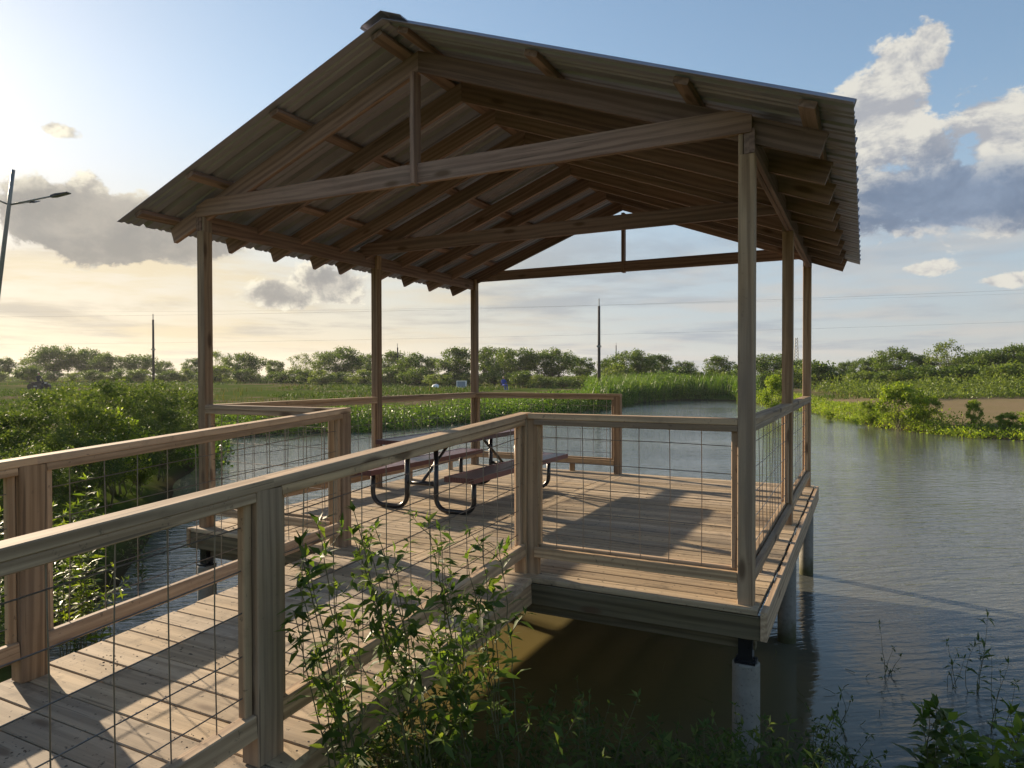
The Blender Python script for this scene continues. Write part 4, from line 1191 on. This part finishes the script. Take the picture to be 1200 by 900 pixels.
def street_light():
    x, y = spot(-14, 22.0); z = gz(x, y)
    t = thing('street_light', 'leaning grey street light with several arms at the far left', 'street light', (x, y, z))
    ax = Vector(AX_R)
    top = near(15.5, 22.0, 199) - Vector((x, y, z)); fork = near(10.5, 22.0, 240) - Vector((x, y, z))
    foot = Vector(top) + (fork - top) * ((top.z + 0.2) / (top.z - fork.z))
    b = MB(); b.tube([foot, fork, top], [0.075, 0.06, 0.055], 12); b.build('mast', M['lamp'], t, True)
    def arm(e, head=True):
        e = Vector(e); dirv = (e - fork).normalized()
        b = MB(); b.tube([fork, fork + (e - fork) * 0.72], 0.026, 8); a = b.build('arm', M['lamp'], t, True)
        h = MB()
        s = dirv.cross(Vector((0, 0, 1))).normalized() * 0.10
        p0 = fork + (e - fork) * 0.70
        u_ = Vector((0, 0, 0.035))
        vv = [p0 - s * 0.5 - u_, p0 + s * 0.5 - u_, p0 + s * 0.5 + u_, p0 - s * 0.5 + u_]
        mid_ = fork + (e - fork) * 0.78
        vv += [mid_ - s - u_ * 1.2, mid_ + s - u_ * 1.2, mid_ + s + u_ * 1.1, mid_ - s + u_ * 1.1]
        vv += [e - s - u_ * 0.4, e + s - u_ * 0.4, e + s + u_ * 0.4, e - s + u_ * 0.4]
        fs = [(3, 2, 1, 0), (8, 9, 10, 11)]
        for k_ in (0, 4):
            for j in range(4): fs.append((k_ + j, k_ + (j + 1) % 4, k_ + 4 + (j + 1) % 4, k_ + 4 + j))
        h.add([tuple(q_) for q_ in vv], fs); h.build('lamp_head', M['steel'], a)
    arm(near(81, 22.0, 226) - Vector((x, y, z)))
    arm(fork + Vector((-1.3, -1.2, 0.75))); arm(fork + Vector((-1.2, 1.5, 0.6)))
street_light()

def wire_line(label, pts, r):
    b = MB(); b.tube(pts, r, 5); o = b.build('power_line', M['steel']); tag(o, label, 'power line', 'power lines over the far trees')
def far_pt(px, py, d): return tuple(near(px, d, py))
def sag(p, q_, s_, n=14):
    p, q_ = Vector(p), Vector(q_)
    return [tuple(p.lerp(q_, i / n) - Vector((0, 0, 4 * s_ * (i / n) * (1 - i / n)))) for i in range(n + 1)]
wire_line('higher thin power line crossing the sky above the far trees', sag(far_pt(-150, 372, 240), far_pt(1500, 326, 180), 2.5), 0.02)
wire_line('lower thin power line just above the far treetops', sag(far_pt(-150, 404, 240), far_pt(1500, 366, 180), 2.0), 0.018)
wire_line('second high power line close under the highest one', sag(far_pt(-150, 365, 244), far_pt(1500, 333, 185), 2.5), 0.014)

def lattice_tower():
    d = 420; x, y = spot(933, d); z = gz(x, y) - 0.5
    t = thing('lattice_tower', 'small far lattice radio tower rising over the trees', 'tower', (x, y, z))
    H = CAM.z + (436 - 393) / 808.67 * d - z
    b = MB(); wb, wt = 1.6, 0.7
    for sx in (-1, 1):
        for sy in (-1, 1): b.tube([(sx * wb, sy * wb, 0), (sx * wt, sy * wt, H)], 0.13, 4)
    b.build('leg_set', M['lamp'], t)
    b = MB(); n_ = 12
    for i in range(n_):
        a0, a1 = i / n_, (i + 1) / n_; w0, w1 = wb + (wt - wb) * a0, wb + (wt - wb) * a1
        for sy in (-1, 1):
            b.tube([(-w0, sy * w0, H * a0), (w1, sy * w1, H * a1)], 0.09, 4); b.tube([(w0, sy * w0, H * a0), (-w1, sy * w1, H * a1)], 0.09, 4)
    b.build('cross_bracing', M['lamp'], t)
lattice_tower()

def skin_body(name, joints, edges, radii, material, parent=None):
    me = bpy.data.meshes.new(name); me.from_pydata(joints, edges, []); me.update()
    o = bpy.data.objects.new(name, me); COL.objects.link(o)
    if parent: o.parent = parent
    md = o.modifiers.new('skin', 'SKIN'); sk = me.skin_vertices[0].data
    for i, r in enumerate(radii): sk[i].radius = (r, r)
    sk[0].use_root = True
    s_ = o.modifiers.new('sub', 'SUBSURF'); s_.levels = 1; s_.render_levels = 2
    me.materials.append(material)
    return o
def sitting_person(label, x, y, z, rz_, shirt, seat=0.42):
    t = thing('person', label, 'person', (x, y, z), rz_)
    h = seat + 0.06
    J = [(0, 0, h), (0, 0.02, h + 0.25), (0, 0.0, h + 0.48), (0, -0.03, h + 0.58),
         (0.19, 0, h + 0.46), (0.25, -0.12, h + 0.22), (0.14, -0.34, h + 0.16), (-0.19, 0, h + 0.46), (-0.25, -0.12, h + 0.22), (-0.14, -0.34, h + 0.16),
         (0.11, -0.03, h), (0.13, -0.44, h + 0.02), (0.13, -0.46, 0.06), (0.13, -0.60, 0.04), (-0.11, -0.03, h), (-0.13, -0.44, h + 0.02), (-0.13, -0.46, 0.06), (-0.13, -0.60, 0.04)]
    E_ = [(0, 1), (1, 2), (2, 3), (2, 4), (4, 5), (5, 6), (2, 7), (7, 8), (8, 9), (0, 10), (10, 11), (11, 12), (12, 13), (0, 14), (14, 15), (15, 16), (16, 17)]
    rr = [0.14, 0.13, 0.14, 0.055, 0.07, 0.05, 0.04, 0.07, 0.05, 0.04, 0.09, 0.075, 0.05, 0.045, 0.09, 0.075, 0.05, 0.045]
    skin_body('body', J, E_, rr, shirt, t)
    hb = MB(); N_ = 12; rings_ = []
    vv = []
    for i in range(9):
        a = math.pi * i / 8
        for j in range(N_):
            p_ = 2 * math.pi * j / N_
            vv.append((0.078 * math.sin(a) * math.cos(p_), -0.04 + 0.098 * math.sin(a) * math.sin(p_), h + 0.72 + 0.12 * math.cos(a)))
    hb.add(vv, [(i * N_ + j, i * N_ + (j + 1) % N_, (i + 1) * N_ + (j + 1) % N_, (i + 1) * N_ + j) for i in range(8) for j in range(N_)])
    hb.box((0, -0.145, h + 0.71), (0.025, 0.03, 0.04))
    hd = hb.build('head', M['skin'], t, True)
    cp = MB(); vv = []
    for i in range(5):
        a = math.pi / 2 * i / 4
        for j in range(N_):
            p_ = 2 * math.pi * j / N_
            vv.append((0.086 * math.sin(a + 0.001) * math.cos(p_), -0.035 + 0.105 * math.sin(a + 0.001) * math.sin(p_), h + 0.765 + 0.085 * math.cos(a)))
    cp.add(vv, [(i * N_ + j, (i + 1) * N_ + j, (i + 1) * N_ + (j + 1) % N_, i * N_ + (j + 1) % N_) for i in range(4) for j in range(N_)])
    cp.build('cap', M['maroon'], hd, True)
    return t
def camp_chair(x, y, z, rz_):
    t = thing('folding_chair', 'dark folding chair under the person in blue on the far bank', 'chair', (x, y, z), rz_)
    b = MB(); b.box((0, -0.05, 0.42), (0.5, 0.48, 0.03)); b.build('seat', M['darkcloth'], t)
    b = MB(); b.box((0, 0.22, 0.68), (0.5, 0.03, 0.46)); b.build('backrest', M['darkcloth'], t)
    for sx in (-1, 1):
        for sy in (-0.27, 0.2):
            b = MB(); b.tube([(sx * 0.24, sy, 0), (sx * 0.24, sy, 0.42)], 0.014, 6); b.build('leg', M['black'], t)
x, y = spot(590, 68.0); z = gz(x, y)
camp_chair(x, y, z, R(60)); sitting_person('person in a blue top sitting on the far bank among weeds', x, y, z, R(60), M['bluecloth'])
# white framed box and white tarp on the bank
x, y = spot(541, 74.0); z = gz(x, y) + 0.0
t = thing('storage_box', 'white framed box with a grey-blue panel on the far bank', 'box', (x, y, z), R(25))
b = MB()
for c_, s_ in (((0, 0, 0.03), (0.62, 0.42, 0.06)), ((0, 0, 0.5), (0.62, 0.42, 0.06)), ((-0.28, 0, 0.265), (0.06, 0.42, 0.41)), ((0.28, 0, 0.265), (0.06, 0.42, 0.41))): b.box(c_, s_)
b.build('frame', M['white'], t)
b = MB(); b.box((0, 0, 0.265), (0.5, 0.36, 0.41)); b.build('panel', M['panelblue'], t)
t.scale = (1.7, 1.7, 1.4)
x, y = spot(511, 74.0); z = gz(x, y)
def lump(name, label, cat, x, y, z, sx, sy, sz, material, seed):
    rg_ = np.random.default_rng(seed); b = MB(); N_ = 18; vv = []
    for i in range(9):
        a = math.pi / 2 * i / 8
        for j in range(N_):
            p_ = 2 * math.pi * j / N_; k_ = 1 + 0.16 * math.sin(3 * p_ + seed) + rg_.normal(0, 0.05)
            vv.append((sx * k_ * math.sin(a) * math.cos(p_), sy * k_ * math.sin(a) * math.sin(p_), sz * math.cos(a) * (1 + rg_.normal(0, 0.05)) if i < 8 else -0.03))
    b.add(vv, [(i * N_ + j, (i + 1) * N_ + j, (i + 1) * N_ + (j + 1) % N_, i * N_ + (j + 1) % N_) for i in range(8) for j in range(N_)])
    o = b.build(name, material, None, True); o.location = (x, y, z)
    return tag(o, label, cat)
lump('tarp_heap', 'low white crumpled heap on the far bank near the white box', 'heap', x, y, z, 0.45, 0.4, 0.42, M['white'], 3)
x, y = spot(264, 24.5)
lump('dark_bundle', 'small dark bundle lying in the weeds at the far left water edge', 'bundle', x, y, max(gz(x, y), WATER) + 0.25, 0.16, 0.14, 0.30, M['bag'], 7)

# quad bike with its rider on the far left field
def quad_bike(px, d):
    x, y = spot(px, d); z = gz(x, y)
    t = thing('quad_bike', 'dark quad bike on the dirt track of the far left field', 'quad bike', (x, y, z), R(15))
    b = MB(); b.box((0, 0, 0.52), (1.35, 0.5, 0.22)); b.box((0.45, 0, 0.66), (0.5, 0.62, 0.12)); b.box((-0.5, 0, 0.68), (0.6, 0.7, 0.1)); b.build('body', M['darkcloth'], t)
    b = MB(); b.box((-0.12, 0, 0.72), (0.6, 0.28, 0.12)); b.build('seat', M['black'], t)
    b = MB(); b.tube([(0.42, -0.36, 0.98), (0.38, 0, 0.92), (0.42, 0.36, 0.98)], 0.018, 6); b.tube([(0.38, 0, 0.92), (0.5, 0, 0.6)], 0.03, 6); b.build('handlebar', M['steel'], t)
    for sx in (-0.55, 0.55):
        for sy in (-0.42, 0.42):
            b = MB(); b.tube([(sx, sy - 0.11, 0.29), (sx, sy + 0.11, 0.29)], 0.29, 16); w_ = b.build('wheel', M['black'], t)
    b = MB(); b.box((0.7, 0, 0.66), (0.05, 0.22, 0.08)); b.build('headlight', M['white'], t)
    b = MB(); b.box((0, -0.33, 0.36), (0.75, 0.12, 0.05)); b.build('side_step', M['white'], t)
    sitting_person('dark-clothed person riding the quad bike on the far left field', x - 0.12, y, z + 0.30, R(105), M['darkcloth'], 0.44)
quad_bike(46, 66)

# ------------------------------------------------------------------ humid evening air
def haze_box():
    b = MB(); b.box((-3, 1, 15.5), (2100, 2100, 37))
    m = bpy.data.materials.new('humid_air'); m.use_nodes = True
    k = NT(m.node_tree); out = k.new('ShaderNodeOutputMaterial')
    p = k.new('ShaderNodeVolumePrincipled')
    p.inputs['Color'].default_value = (0.93, 0.94, 0.96, 1); p.inputs['Density'].default_value = HAZE
    p.inputs['Anisotropy'].default_value = 0.3
    k.l.new(p.outputs[0], out.inputs['Volume'])
    tag(b.build('haze', m), kind='stuff')
HAZE = 0.00025
haze_box()
